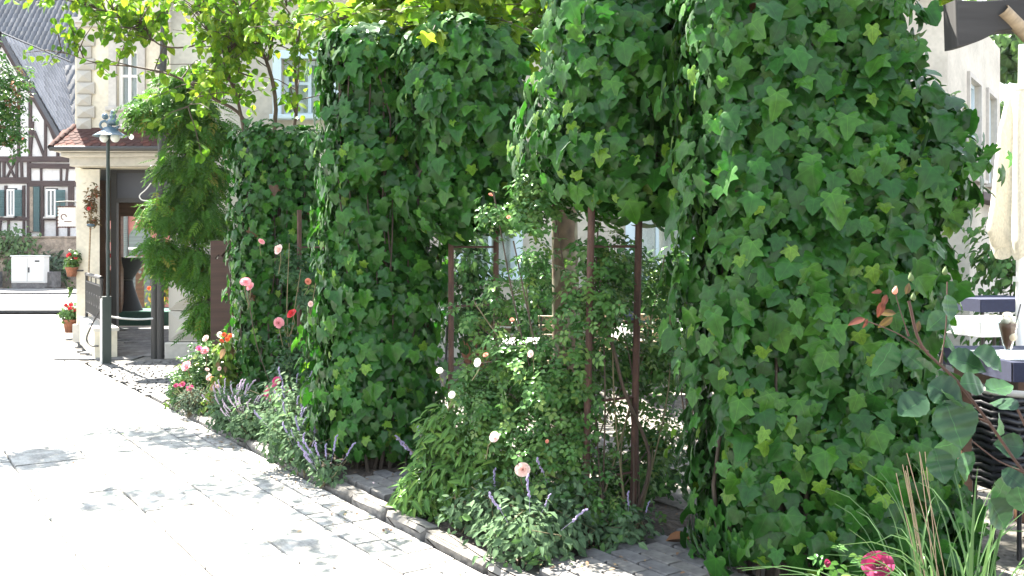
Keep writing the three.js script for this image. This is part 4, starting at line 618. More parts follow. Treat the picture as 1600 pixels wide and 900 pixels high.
{ // near table at the right edge, with the iced coffee, and a black wicker chair
  const D = 5.6, y = EYE - (562 - 388) / F * D, t = thing('cafe_table', 'brown wooden table with navy cloth and white runner at the right edge', 'table'), cx = 3.35, cz = -D - 0.3;
  obj('table_top', boxG(1.0, 0.04, 0.9, cx, y - 0.02, cz, 0, 0.008), M.brownwood, t); obj('apron', boxG(0.9, 0.14, 0.8, cx, y - 0.112, cz), M.brownwood, t);
  for (const a of [-1, 1]) for (const b of [-1, 1]) obj('leg', boxG(0.07, y - 0.18, 0.07, cx + a * 0.4, (y - 0.18) / 2 + 0.02, cz + b * 0.35, 0, 0.006), M.brownwood, t);
  top('table_runner', boxG(0.96, 0.006, 0.5, cx, y + 0.008, cz + 0.12), M.white, 'white runner on the navy tablecloth under the iced coffee', 'cloth');
  top('cafe_tablecloth', merge([boxG(1.03, 0.004, 0.93, cx, y + 0.002, cz), boxG(1.03, 0.11, 0.006, cx, y - 0.053, cz + 0.468), boxG(0.006, 0.11, 0.92, cx - 0.518, y - 0.053, cz)]), M.navy, 'navy cloth on the table that carries the iced coffee', 'tablecloth');
  const g = thing('iced_coffee_glass', 'tall footed glass of iced coffee with cream on the right table', 'glass'), c = at(1575, 560, D), gx = c.x, gy = y + 0.012, k = 1.12, LP = (a) => new THREE.LatheGeometry(a.map(q => new THREE.Vector2(q[0] * k, q[1] * k)), 24).translate(gx, gy, c.z);
  obj('bowl', LP([[0, 0.035], [0.014, 0.037], [0.028, 0.08], [0.044, 0.15], [0.052, 0.2], [0.05, 0.2], [0.042, 0.15], [0.026, 0.08], [0.012, 0.042], [0, 0.04]]), M.glass, g);
  obj('foot', LP([[0, 0], [0.035, 0], [0.036, 0.004], [0.01, 0.012], [0.008, 0.03], [0.014, 0.037], [0, 0.037]]), M.glass, g);
  obj('coffee', LP([[0, 0.043], [0.01, 0.045], [0.024, 0.08], [0.04, 0.15], [0.045, 0.178], [0, 0.178]]), mat([0.2, 0.09, 0.055], { roughness: 0.4 }), g);
  obj('ice_cream', new THREE.SphereGeometry(0.022 * k, 12, 10).translate(gx + 0.012, gy + 0.11 * k, c.z + 0.025), mat([0.75, 0.6, 0.42]), g);
  const cr = []; for (let i = 0; i < 9; i++) cr.push(new THREE.SphereGeometry(rr(0.014, 0.024), 9, 7).translate(gx + Math.cos(i * 2.4) * 0.026 * (i < 6 ? 1 : 0.4), gy + (0.185 + (i < 6 ? 0 : 0.022) + rr(0, 0.012)) * k, c.z + Math.sin(i * 2.4) * 0.026 * (i < 6 ? 1 : 0.4))); obj('whipped_cream', merge(cr), mat([0.8, 0.7, 0.58]), g);
  obj('straw', barG(V(gx + 0.02, gy + 0.1, c.z), V(gx + 0.09, gy + 0.31, c.z - 0.03), 0.004, 6), M.blackgloss, g);
  const w = thing('wicker_armchair', 'black wicker armchair with pale piping in front of the right table', 'armchair'), X = 2.72, Zc = -5.0, wy = EYE - (618 - 388) / F * 4.8, parts = 18;
  for (let i = 0; i < 13; i++) { const pts = [], yy = 0.42 + (wy - 0.44) * i / 12; for (let k2 = 0; k2 <= parts; k2++) { const a = Math.PI * (0.05 + 1.1 * k2 / parts); pts.push(V(X - Math.cos(a) * 0.34 * 1, yy + 0.006 * (k2 % 2 ? 1 : -1), Zc + Math.sin(a) * 0.3)); } obj('wicker_strand', tubeG(pts, 0.019, 5), M.blackgloss, w); }
  for (let k2 = 0; k2 <= parts; k2 += 2) { const a = Math.PI * (0.05 + 1.1 * k2 / parts); obj('wicker_upright', tubeG([V(X - Math.cos(a) * 0.335, 0.05, Zc + Math.sin(a) * 0.295), V(X - Math.cos(a) * 0.335, 0.4, Zc + Math.sin(a) * 0.295), V(X - Math.cos(a) * 0.335, wy, Zc + Math.sin(a) * 0.295)], 0.012, 5), M.blackgloss, w); }
  const pts = []; for (let k2 = 0; k2 <= parts; k2++) { const a = Math.PI * (0.05 + 1.1 * k2 / parts); pts.push(V(X - Math.cos(a) * 0.34, wy + 0.012, Zc + Math.sin(a) * 0.3)); } obj('piping', tubeG(pts, 0.018, 8), M.surround, w);
  obj('seat', new THREE.CylinderGeometry(0.32, 0.3, 0.1, 22).translate(X, 0.42, Zc), M.black, w);
}
{ // closed parasol
  const p = thing('parasol', 'closed cream canvas parasol at the right edge of the garden', 'parasol'), D = 6.6, cx = at(1598, 0, D).x, Y = (py) => EYE + (388 - py) / F * D, n = 40, rows = 9, pos = [], idx = [];
  const prof = [[141, 0.075], [150, 0.1], [200, 0.125], [260, 0.15], [320, 0.175], [355, 0.2], [365, 0.195], [385, 0.17], [386, 0.165]];
  prof.forEach(([py, r]) => { for (let k = 0; k < n; k++) { const a = k / n * Math.PI * 2, f = 1 + 0.24 * Math.sin(a * 6 + py * 0.004) * Math.min(1, (py - 140) / 60), dip = py > 340 ? 0.09 * Math.max(0, Math.sin(a * 3 + 1)) : 0; pos.push(cx + Math.cos(a) * r * f, Y(py) - dip, -D + Math.sin(a) * r * f); } });
  for (let i = 0; i < rows - 1; i++) for (let k = 0; k < n; k++) { const a = i * n + k, b = i * n + (k + 1) % n; idx.push(a, b, a + n, b, b + n, a + n); }
  const g = new THREE.BufferGeometry(); g.setAttribute('position', new THREE.Float32BufferAttribute(pos, 3)); g.setAttribute('uv', new THREE.Float32BufferAttribute(pos.flatMap((v, i) => i % 3 === 0 ? [v * 3, pos[i + 1]] : []), 2)); g.setIndex(idx); g.computeVertexNormals(); obj('canopy', g, M.canvas, p);
  obj('cap', new THREE.LatheGeometry([[0, 0.05], [0.05, 0.04], [0.085, 0.0], [0.08, -0.03], [0, -0.03]].map(q => new THREE.Vector2(...q)), 20).translate(cx, Y(141), -D), M.canvas, p);
  obj('pole', tubeG([V(cx - 0.02, 0, -D), V(cx - 0.02, 1.3, -D), V(cx, 3, -D)], 0.026, 10), M.white, p); obj('tie', tubeG([V(cx - 0.02, Y(432), -D), V(cx - 0.02, Y(440), -D)], 0.045, 12), M.white, p);
  obj('foot', new THREE.CylinderGeometry(0.24, 0.27, 0.08, 22).translate(cx - 0.02, 0.06, -D), M.slab, p);
}
{ // pergola beam with a curved end
  const b = thing('pergola', 'dark weathered pergola beam with curved end at the upper right', 'pergola'), D = 4.2, A = at(1476, 10, D), s = new THREE.Shape(), k = D / F;
  s.moveTo(0, 0); s.lineTo(2 * k, -68 * k); s.quadraticCurveTo(35 * k, -62 * k, 65 * k, -43 * k); s.quadraticCurveTo(95 * k, -36 * k, 140 * k, -38 * k); s.lineTo(1.6, -38 * k); s.lineTo(1.6, 14 * k); s.lineTo(130 * k, 12 * k); s.quadraticCurveTo(60 * k, -4 * k, 0, 0);
  const g = new THREE.ExtrudeGeometry(s, { depth: 0.09, bevelEnabled: true, bevelSize: 0.006, bevelThickness: 0.006, bevelSegments: 2 }); g.rotateY(0.12); g.translate(A.x, A.y, A.z); obj('beam', g, M.beam, b);
  const q = at(1590, 40, D); obj('brace', tubeG([at(1566, 16, D - 0.07), at(1580, 30, D - 0.06), at(1602, 52, D - 0.06), at(1650, 100, D - 0.06)], 0.03, 8), M.palewood, b);
  const px = at(1780, 0, D).x; obj('post', boxG(0.14, A.y - 0.1, 0.14, px, (A.y - 0.1) / 2, -D - 0.28, 0, 0.01), M.beam, b);
}

// leafy shrubs on the terrace, seen through the arches
for (const [px, d, h, r, label] of [[1075, 8.3, 1.5, 0.42, 'leafy terrace shrub right of the near arch posts'], [985, 12.9, 1.6, 0.5, 'leafy shrub against the garden wall below the right window'], [735, 11.4, 1.75, 0.4, 'dark leafy shrub left of the far chair'], [845, 10.9, 1.4, 0.3, 'low leafy shrub behind the mottled tree trunk']]) {
  const t = thing('terrace_shrub', label, 'shrub', 'shrubs on the terrace'), c = ground(px, d), ls = [];
  lobes(ls, [[V(c.x, h * 0.75, c.z), r, h * 0.32, r], [V(c.x + r * 0.4, h * 0.5, c.z), r * 0.8, h * 0.3, r * 0.8], [V(c.x - r * 0.4, h * 0.45, c.z), r * 0.8, h * 0.3, r * 0.8], [V(c.x, h * 0.95, c.z), r * 0.6, h * 0.2, r * 0.5]], 1500, 0.085, { ragged: 0.35, shell: 0.3 });
  foliage(t, ls, L.oval, [[0.035, 0.11, 0.025], [0.05, 0.15, 0.03], [0.08, 0.19, 0.04], [0.12, 0.24, 0.05]], { most: 120, map: T.blade });
  for (let i = 0; i < 5; i++) obj('stem', tubeG(curve([V(c.x + gs() * 0.04, 0, c.z), V(c.x + gs() * 0.12, h * 0.4, c.z + gs() * 0.1), V(c.x + gs() * r * 0.7, h * 0.85, c.z + gs() * r * 0.5)], 8), [0.015, 0.01, 0.006], 5), M.twig, t);
}

// ================================================================ IVY COLUMNS AND IRON ROSE ARCHES
const IVY = [[0.024, 0.135, 0.012], [0.042, 0.195, 0.016], [0.075, 0.255, 0.02], [0.18, 0.38, 0.025], [0.14, 0.07, 0.028]];
function ladder(name, label, s, t0, t1, h, lean = 0) {          // flat iron arch leg: two posts with rungs, set across the row
  const a = thing(name, label, 'trellis', null), p = (t, y) => { const q = row(s, t, y); q.x += lean * y; return q; };
  for (const t of [t0, t1]) obj('post', tubeG([p(t, 0), p(t, h * 0.33), p(t, h * 0.66), p(t, h)], 0.021, 8), M.rust, a);
  for (let y = 0.35; y < h; y += 0.42) obj('rung', tubeG([p(t0, y), p((t0 + t1) / 2, y), p(t1, y)], 0.008, 6), M.rust, a);
  return a;
}
const a1 = ladder('iron_arch', 'rusty iron arch leg with rungs beside the middle ivy column', 1.82, 0.9, 1.28, 2.5);
const a2 = ladder('iron_arch', 'rusty iron arch leg with rungs inside the climbing rose', 0.02, 0.68, 1.02, 2.5, 0.02);
const a3 = ladder('iron_arch', 'rusty iron arch leg with roses beside the farthest ivy column', 4.3, 0.75, 1.05, 1.95);
{
  // farthest column
  let t = thing('ivy_column', 'farthest ivy column, lower than the others, with a rounded top', 'ivy', 'ivy columns along the kerb'), ls = [];
  ivyBlock(ls, row(4.95, 0.8), U, N, 0.34, 0.45, 0.0, 2.86, 8000, 0.085, { round: 0.3, bump: 0.07, sd: 11, under: 0 });
  ivyStems(t, row(4.95, 0.8), U, N, 0.34, 0.45, 0, 2.7, 40); foliage(t, ls, L.ivy, IVY, { coat: 0.55, trans: 0.42 });
  // middle column with its overhang across the arch
  t = thing('ivy_column', 'middle ivy column with a broad overhang reaching across the first arch', 'ivy', 'ivy columns along the kerb'); ls = [];
  ivyBlock(ls, row(2.3, 0.56), U, N, 0.34, 0.42, 0.0, 3.24, 9600, 0.098, { round: 0.32, bump: 0.09, sd: 12, under: 0 });
  ivyBlock(ls, row(1.88, 1.03), U, N, 0.48, 0.46, 1.72, 3.24, 7600, 0.1, { round: 0.42, bump: 0.13, sd: 13, under: 1 });
  ivyStems(t, row(2.3, 0.56), U, N, 0.34, 0.42, 0, 2.95, 44); ivyStems(t, row(1.86, 0.98), U, N, 0.45, 0.4, 1.9, 2.95, 30); foliage(t, ls, L.ivy, IVY, { coat: 0.55, trans: 0.42 });
  // hanging ivy over the near arch
  t = thing('ivy_canopy', 'hanging mass of ivy over the near arch, above the climbing rose', 'ivy'); ls = [];
  ivyBlock(ls, row(0.14, 0.98), U, N, 0.4, 0.42, 1.84, 3.4, 5600, 0.105, { round: 0.28, bump: 0.14, sd: 14, under: 1 });
  ivyBlock(ls, row(0.0, 1.5), U, N, 0.3, 0.25, 2.1, 3.4, 1700, 0.105, { round: 0.2, bump: 0.12, sd: 15, under: 1 });
  ivyStems(t, row(0.1, 1.02), U, N, 0.3, 0.3, 1.9, 3.3, 30); foliage(t, ls, L.ivy, IVY, { coat: 0.55, trans: 0.42 });
  // the large near column
  t = thing('ivy_column', 'nearest and largest ivy column filling the right of the view', 'ivy', 'ivy columns along the kerb'); ls = [];
  const ax = V(0.985, 0, -0.174), az = V(0.174, 0, 0.985), c = V(1.4, 0, -4.75);
  ivyBlock(ls, c, ax, az, 0.53, 0.38, 0.0, 3.2, 11500, 0.1, { round: 0.26, bump: 0.1, sd: 16, under: 0 });
  ivyBlock(ls, V(1.76, 0, -4.82), ax, az, 0.44, 0.36, 0.0, 2.42, 5600, 0.1, { round: 0.25, bump: 0.1, sd: 17, under: 0 });
  ivyStems(t, c, ax, az, 0.48, 0.36, 0, 3.1, 60); foliage(t, ls, L.ivy, IVY, { coat: 0.55, trans: 0.42 });
}

// ================================================================ TREES
function tree(name, label, limbs, o) {
  const t = thing(name, label, 'tree', o.group), ls = [], tw = [], N0 = [];
  for (const [pts, r0, r1] of limbs) { const c = curve(pts, pts.length * 4), n = c.length; obj(r0 > 0.05 ? 'trunk' : 'limb', tubeG(c, c.map((_, i) => lerp(r0, r1, i / (n - 1))), r0 > 0.05 ? 14 : 7), o.bark, t); c.forEach((p, i) => { if (i / n > (o.from ?? 0.4) && p.y > (o.minY ?? 2.2)) N0.push([p, c[Math.min(i + 1, n - 1)].clone().sub(c[Math.max(0, i - 1)]).normalize()]); }); }
  for (let i = 0; i < o.twigs; i++) {
    const [p, dir] = N0[Math.floor(rnd() * N0.length)], d = V(gs(), gs() * 0.6 + 0.12, gs()).normalize().addScaledVector(dir, 0.5).normalize(), len = rr(o.len[0], o.len[1]);
    const e = p.clone().addScaledVector(d, len).add(V(0, -0.12 * len, 0)), m = p.clone().lerp(e, 0.5).add(V(0, 0.08 * len, 0));
    if (e.y < (o.low ?? 1.9)) continue;
    const ex = e.x / -e.z * F + 800, ey = 388 - (e.y - EYE) / -e.z * F; if (o.skip && o.skip(ex, ey)) continue;
    tw.push(tubeG([p, m, e], [0.008, 0.005, 0.003], 4));
    const n = Math.round(rr(o.per[0], o.per[1]));
    for (let k = 0; k < n; k++) { const f = 0.3 + 0.75 * rnd(), q = p.clone().lerp(e, f).add(V(gs() * 0.06, gs() * 0.05, gs() * 0.06)); ls.push({ p: q, n: jit(V(0, 0.55, 0.4), 0.7), tip: jit(V(d.x * 0.5, -0.8, d.z * 0.5), 0.45), size: o.size * rr(0.7, 1.2), c: pick([4, 4, 3, 2]), outer: 1 }); }
  }
  obj('twigs', merge(tw), o.bark, t, { kind: 'stuff' });
  foliage(t, ls, o.leaf, o.colors, { trans: 0.6, coat: 0.12, map: T.blade, most: o.most ?? 300 });
  return t;
}
const SPRING = [[0.13, 0.3, 0.018], [0.19, 0.38, 0.022], [0.26, 0.44, 0.026], [0.33, 0.48, 0.03]];
{
  const D = 10.3, q = (px, py, d = 0) => at(px, py, D + d);
  tree('young_tree', 'slender many-stemmed tree with yellow-green leaves above the farthest ivy column', [
    [[V(-2.62, 0, -10.5), q(398, 330), q(380, 185), q(330, 152), q(280, 122), q(214, 105, 0.1), q(150, 98, 0.2), q(96, 80, 0.2)], 0.026, 0.004],
    [[V(-2.66, 0, -10.55), q(388, 260), q(368, 145), q(329, 58), q(306, 0), q(270, -120)], 0.024, 0.006],
    [[V(-2.6, 0, -10.45), q(412, 320), q(431, 167), q(417, 97), q(394, 55), q(380, 28), q(352, -60), q(330, -180)], 0.03, 0.006],
    [[V(-2.52, 0, -10.5), q(440, 320), q(464, 164), q(461, 92), q(480, 0, -0.1), q(500, -140, -0.2)], 0.026, 0.006],
    [[q(329, 58), q(300, 72), q(252, 71), q(219, 43), q(190, 27), q(120, 2)], 0.012, 0.004],
    [[q(306, 0), q(240, -40, 0.3), q(170, -50, 0.5), q(90, -40, 0.6)], 0.014, 0.004],
    [[q(330, -180), q(230, -220, -0.6), q(130, -200, -1.2), q(40, -170, -1.5)], 0.014, 0.004],
    [[q(352, -60), q(310, -150, -0.9), q(264, -225, -1.9), q(230, -260, -2.3)], 0.014, 0.004],
    [[q(417, 97), q(440, 20, 0.2), q(520, -80, 0.6), q(560, -200, 0.9)], 0.014, 0.004],
    [[q(368, 145), q(350, 100, -0.2), q(372, 60, -0.4), q(390, 0, -0.6)], 0.012, 0.004],
    [[q(394, 120), q(350, 110, -0.3), q(310, 150, -0.5), q(290, 170, -0.6)], 0.009, 0.003],
  ], { bark: M.twig, twigs: 570, len: [0.25, 0.62], per: [7, 12], size: 0.09, leaf: L.round, colors: SPRING, from: 0.35, minY: 2.9, low: 2.1, skip: (x, y) => (x < 165 && y > 105) || (y > 190 && x > 330) || (x < 300 && y > 60 && y < 260 && rnd() < 0.8) || (x > 395 && y > 40 && rnd() < 0.6) || (y > 150 && rnd() < 0.6) });
}
{
  const q = (px, py, d) => at(px, py, d);
  tree('terrace_tree', 'mottled tree trunk behind the climbing rose with a bright maple crown overhead', [
    [[V(0.44, -0.02, -7.6), V(0.43, 0.9, -7.6), q(882, 300, 7.6), q(884, 120, 7.6), q(893, 10, 7.6), q(896, -120, 7.6), q(890, -300, 7.7)], 0.125, 0.05],
    [[q(893, -20, 7.6), q(820, -40, 7.4), q(720, -30, 7.3), q(620, 0, 7.3), q(530, 30, 7.4), q(480, 60, 7.5)], 0.045, 0.008],
    [[q(896, -100, 7.6), q(800, -130, 7.9), q(700, -120, 8.3), q(610, -110, 8.7)], 0.045, 0.008],
    [[q(893, -40, 7.6), q(860, -60, 8.2), q(800, -10, 9), q(740, 30, 9.6), q(690, 40, 10)], 0.04, 0.008],
    [[q(896, -110, 7.6), q(960, -160, 7.9), q(1060, -180, 8.3), q(1180, -160, 8.8), q(1300, -140, 9)], 0.04, 0.008],
    [[q(890, -220, 7.7), q(820, -280, 7.2), q(760, -300, 7)], 0.045, 0.008],
    [[q(890, -250, 7.7), q(860, -300, 8.4), q(760, -320, 9.4), q(640, -300, 10.4)], 0.04, 0.008],
    [[q(780, -35, 7.4), q(760, 10, 7.2), q(700, 30, 7.0), q(640, 30, 6.9)], 0.02, 0.006],
    [[q(820, -20, 8.6), q(840, 30, 8.8), q(850, 60, 9)], 0.02, 0.006],
    [[q(890, -200, 7.7), q(960, -260, 9), q(1000, -240, 10.5), q(1040, -200, 12)], 0.04, 0.008],
    [[q(890, -180, 7.7), q(880, -220, 9), q(860, -180, 11), q(830, -140, 12.5)], 0.04, 0.008],
    [[q(896, -110, 7.6), q(1000, -220, 9.5), q(1130, -220, 10.8), q(1250, -200, 12)], 0.04, 0.008],
    [[q(1180, -160, 8.8), q(1350, -60, 8.6), q(1500, -20, 8.4), q(1600, -5, 8.2)], 0.02, 0.006],
  ], { bark: M.bark, twigs: 950, len: [0.3, 0.8], per: [9, 15], size: 0.1, leaf: L.ivy, colors: SPRING, from: 0.3, minY: 2.95, low: 2.55, skip: (x, y) => (y > 105) || (x > 905 && x < 1420 && y > 30) || (x < 560 && y > 70) || (x < 620 && rnd() < 0.45) || (x > 1420 && y > 12) });
}
{ // leafy rose tree leaning in at the left edge
  const t = thing('standard_rose', 'round-headed rose tree with reddish tips leaning in at the left edge', 'rose tree'), ls = [], D = 9, c = at(-8, 158, D);
  lobes(ls, [[c, 0.32, 0.4, 0.3], [at(10, 205, D), 0.18, 0.22, 0.2], [at(20, 120, D), 0.14, 0.18, 0.2], [at(-40, 90, D), 0.25, 0.3, 0.25]], 900, 0.1, { droop: 0.6 });
  foliage(t, ls, L.sprig, [[0.05, 0.14, 0.03], [0.08, 0.2, 0.04], [0.14, 0.26, 0.05], [0.24, 0.13, 0.07]], { most: 150, map: T.blade, coat: 0.3 });
  obj('trunk', tubeG(curve([V(c.x - 0.45, -0.02, c.z), V(c.x - 0.42, 1, c.z), V(c.x - 0.3, 2.2, c.z), V(c.x - 0.05, 2.8, c.z), c], 20), [0.04, 0.035, 0.03, 0.025, 0.02], 9), M.twig, t);
  for (let i = 0; i < 2; i++) bloom(t, at(rr(0, 40), rr(100, 225), D - 0.2), 0.025, P.salmon);
}
{ // trees beyond the right end of the building
  const cs = [[0.06, 0.14, 0.03], [0.08, 0.18, 0.035], [0.11, 0.22, 0.045], [0.15, 0.26, 0.06]];
  for (const [px, py, d, r, label] of [[1600, 140, 24, 1.9, 'pale green tree beyond the right end of the building, upper crown'], [1590, 270, 27, 1.8, 'lower pale green tree beyond the right end of the building']]) {
    const t = thing('garden_tree', label, 'tree', 'trees beyond the building'), c = at(px, py, d), ls = []; const b = []; for (let i = 0; i < 9; i++) b.push([c.clone().add(V(gs() * r * 0.6, gs() * r * 0.7, gs() * r * 0.5)), r * 0.4, r * 0.32, r * 0.4]);
    lobes(ls, b, 6500, 0.26, { ragged: 0.3, shell: 0.35 }); foliage(t, ls, L.round, cs, { most: 60, trans: 0.5, map: T.blade });
    obj('trunk', tubeG(curve([V(c.x, -0.05, c.z), V(c.x + 0.1, c.y * 0.5, c.z), c, c.clone().add(V(0.2, r * 0.6, 0))], 14), [0.16, 0.13, 0.1, 0.05], 9), M.twig, t);
    for (let i = 0; i < 6; i++) obj('limb', tubeG(curve([c.clone().add(V(0, -r * 0.6, 0)), c.clone().add(V(gs() * 0.5, -0.1, gs() * 0.5)), b[i][0]], 8), [0.06, 0.04, 0.015], 6), M.twig, t);
  }
}
// ================================================================ CLIMBERS AND BEDS
{ // wisteria up the corner of the building
  const t = thing('wisteria', 'wisteria climbing in tiers up the building corner right of the porch', 'climbing plant'), D = 12.6, ls = [], q = (px, py, d = 0) => at(px, py, D + d);
  const B = [[q(280, 165), 0.46, 0.33, 0.36], [q(235, 172, -0.1), 0.3, 0.2, 0.28], [q(300, 120), 0.24, 0.16, 0.25], [q(335, 212, 0.1), 0.24, 0.24, 0.28], [q(292, 258), 0.4, 0.22, 0.34], [q(330, 270), 0.2, 0.2, 0.25], [q(268, 330, -0.1), 0.34, 0.24, 0.32], [q(318, 345), 0.32, 0.26, 0.32], [q(285, 405), 0.4, 0.24, 0.34], [q(325, 425, -0.1), 0.24, 0.24, 0.28], [q(318, 490, -0.1), 0.22, 0.34, 0.24, 0.8], [q(300, 300), 0.34, 0.2, 0.3], [q(308, 210), 0.34, 0.22, 0.3], [q(250, 385, -0.2), 0.2, 0.18, 0.22]];
  lobes(ls, B, 5800, 0.2, { droop: 0.3, out: 1, ragged: 0.4, up: 0.6, shell: 0.5, weights: [6, 5, 3, 0.4] });
  foliage(t, ls, L.frond, [[0.07, 0.21, 0.022], [0.1, 0.27, 0.027], [0.16, 0.34, 0.032], [0.3, 0.33, 0.05]], { trans: 0.55, coat: 0.15, map: T.blade, most: 300, name: 'leaf' });
  for (let i = 0; i < 4; i++) obj('stem', tubeG(curve([V(q(322, 0).x + gs() * 0.1, -0.02, -D), q(322 + gs() * 12, 470), q(308 + gs() * 14, 380), q(312 + gs() * 14, 270), q(300 + gs() * 20, 180)], 24), [0.035, 0.03, 0.025, 0.02, 0.012], 7), M.vine, t);
  for (let i = 0; i < 5; i++) { const b = B[i * 2 + (i > 2 ? 1 : 0)]; obj('branch', tubeG(curve([q(312, 280 - i * 10), b[0].clone().add(V(0.15, 0.1, 0)), b[0].clone().add(V(-0.3, 0.15, 0.1))], 10), [0.018, 0.012, 0.006], 6), M.vine, t); }
}
const ROSEC = [[0.065, 0.185, 0.038], [0.095, 0.235, 0.048], [0.14, 0.28, 0.06], [0.21, 0.34, 0.075]];
function canes(t, base, tips, r = 0.009) { for (const e of tips) { const b = base.clone().add(V(gs() * 0.09, 0, gs() * 0.07)), m = b.clone().lerp(e, 0.5).add(V(gs() * 0.09, 0.08, gs() * 0.08)); obj('cane', tubeG(curve([b, m, e], 12), [r, r * 0.8, r * 0.6, r * 0.4], 6), rnd() < 0.5 ? M.cane : M.twig, t); } }
{ // climbing rose on the near arch leg
  const t = thing('climbing_rose', 'pale pink climbing rose covering the near iron arch leg', 'rose'), D = 5.25, ls = [], q = (px, py, d = 0) => at(px, py, D + d);
  const B = [[q(925, 470), 0.22, 0.34, 0.18, 0.7], [q(880, 600, 0.05), 0.3, 0.36, 0.22], [q(860, 700), 0.26, 0.34, 0.22], [q(780, 630, 0.3), 0.27, 0.26, 0.22], [q(815, 555, 0.3), 0.22, 0.26, 0.2], [q(800, 330, 0.3), 0.22, 0.14, 0.16, 0.8], [q(840, 300, 0.2), 0.16, 0.22, 0.16], [q(835, 410, 0.1), 0.12, 0.3, 0.14, 0.5], [q(975, 560, 0.25), 0.24, 0.34, 0.14, 0.6], [q(960, 420, 0.2), 0.18, 0.26, 0.14, 0.6], [q(1045, 430, 0.5), 0.18, 0.26, 0.14, 0.8], [q(930, 780), 0.22, 0.26, 0.2, 0.8], [q(740, 600, 0.5), 0.16, 0.22, 0.16], [q(790, 470, 0.5), 0.16, 0.34, 0.12, 0.35], [q(740, 500, 0.6), 0.14, 0.3, 0.12, 0.3], [q(1030, 560, 0.4), 0.2, 0.3, 0.14, 0.6], [q(1020, 680, 0.4), 0.22, 0.3, 0.16, 0.6], [q(980, 740, 0.3), 0.2, 0.3, 0.16, 0.6], [q(930, 380, 0.15), 0.13, 0.24, 0.12, 0.6]];
  lobes(ls, B, 4600, 0.098, { droop: 0.5, ragged: 0.35, shell: 0.2, weights: [5, 5, 3, 1] });
  foliage(t, ls, L.sprig, ROSEC, { coat: 0.45, map: T.blade, most: 300 });
  canes(t, row(0.02, 0.72, 0), B.map(b => b[0].clone().add(V(gs() * 0.1, 0.12, 0))), 0.011); canes(t, row(0.0, 1.0, 0), B.slice(8, 19).map(b => b[0]), 0.011);
  obj('old_stem', tubeG(curve([row(0.02, 0.98, 0), q(1015, 720, 0.1), q(975, 610, 0.05), q(950, 520), q(905, 450)], 22), [0.022, 0.018, 0.014, 0.01], 7), M.twig, t);
  for (const [px, py, s, m] of [[747, 567, 0.05, P.white], [687, 580, 0.045, P.white], [707, 617, 0.045, P.white], [773, 684, 0.065, P.pale], [817, 734, 0.09, P.pale], [830, 553, 0.05, P.pale], [759, 555, 0.035, P.salmon], [800, 500, 0.03, P.salmon], [855, 690, 0.03, P.salmon], [766, 305, 0.03, P.salmon], [795, 340, 0.03, P.salmon]]) bloom(t, q(px, py, -0.16), s * (m === P.salmon ? 0.7 : 0.85), m);
}
{ // bright green shrub by the kerb
  const t = thing('green_shrub', 'bright green bushy perennial by the kerb left of climbing rose', 'shrub'), D = 5.75, ls = [], q = (px, py, d = 0) => at(px, py, D + d);
  const B = [[q(700, 760), 0.3, 0.26, 0.26], [q(660, 775), 0.18, 0.2, 0.2], [q(760, 740), 0.26, 0.28, 0.26], [q(715, 680, 0.1), 0.26, 0.22, 0.22], [q(790, 790, -0.1), 0.2, 0.2, 0.2]];
  lobes(ls, B, 4200, 0.085, { droop: -0.35, up: 0.7, out: 0.9, ragged: 0.2, weights: [3, 5, 5, 2] });
  foliage(t, ls, L.lance, [[0.08, 0.2, 0.04], [0.11, 0.25, 0.05], [0.15, 0.31, 0.06], [0.21, 0.36, 0.07]], { coat: 0.25, map: T.blade, most: 300 });
  const base = V(q(715, 0).x, 0.0, -D); canes(t, base, B.map(b => b[0]), 0.008); canes(t, base, B.map(b => b[0].clone().add(V(0, 0.1, 0))), 0.007);
}
// catmint and lavender: grey-green mounds with lilac spikes
const spikeG = (() => { const p = [tubeG([V(0, 0, 0), V(0.02, 0.5, 0), V(0, 1, 0)], 0.008, 4)]; for (let i = 0; i < 16; i++) { const g = new THREE.IcosahedronGeometry(rr(0.035, 0.06), 0); g.translate(gs() * 0.04, 0.45 + i * 0.035, gs() * 0.04); p.push(g); } return merge(p); })();
function mint(label, blobs, n, spikes, colors, petal, cat = 'catmint', name = 'catmint', size = 0.055) {
  const t = thing(name, label, cat, 'herbs along the kerb'), ls = [];
  lobes(ls, blobs, n, size, { droop: -0.2, up: 0.6, ragged: 0.3, shell: 0.35, minY: 0.05 });
  foliage(t, ls, L.small, colors, { coat: 0, map: T.blade, most: 120, trans: 0.3 });
  if (spikes) {
    const im = new THREE.InstancedMesh(spikeG, petal, spikes), o = new THREE.Object3D();
    for (let i = 0; i < spikes; i++) { const b = blobs[Math.floor(rnd() * blobs.length)], d = V(gs(), Math.abs(gs()) + 0.2, gs()).normalize(); o.position.set(b[0].x + d.x * b[1] * 0.8, b[0].y + d.y * b[2] * 0.6, b[0].z + d.z * b[3] * 0.8); o.quaternion.setFromUnitVectors(V(0, 1, 0), V(d.x * 0.7 + gs() * 0.2, 0.8, d.z * 0.7).normalize()); const s = rr(0.1, 0.2); o.scale.set(s * 0.6, s, s * 0.6); o.updateMatrix(); im.setMatrixAt(i, o.matrix); }
    im.name = 'flower_spikes'; im.userData.kind = 'stuff'; im.castShadow = im.receiveShadow = true; t.add(im);
  }
  const st = []; for (let i = 0; i < 30; i++) { const b = blobs[i % blobs.length]; st.push(tubeG([V(b[0].x + gs() * 0.05, 0.01, b[0].z + gs() * 0.05), b[0].clone().add(V(gs() * b[1] * 0.5, 0, gs() * b[3] * 0.5)), b[0].clone().add(V(gs() * b[1] * 0.8, b[2] * 0.6, gs() * b[3] * 0.8))], [0.004, 0.003, 0.002], 4)); }
  obj('stems', merge(st), M.cane, t, { kind: 'stuff' });
}
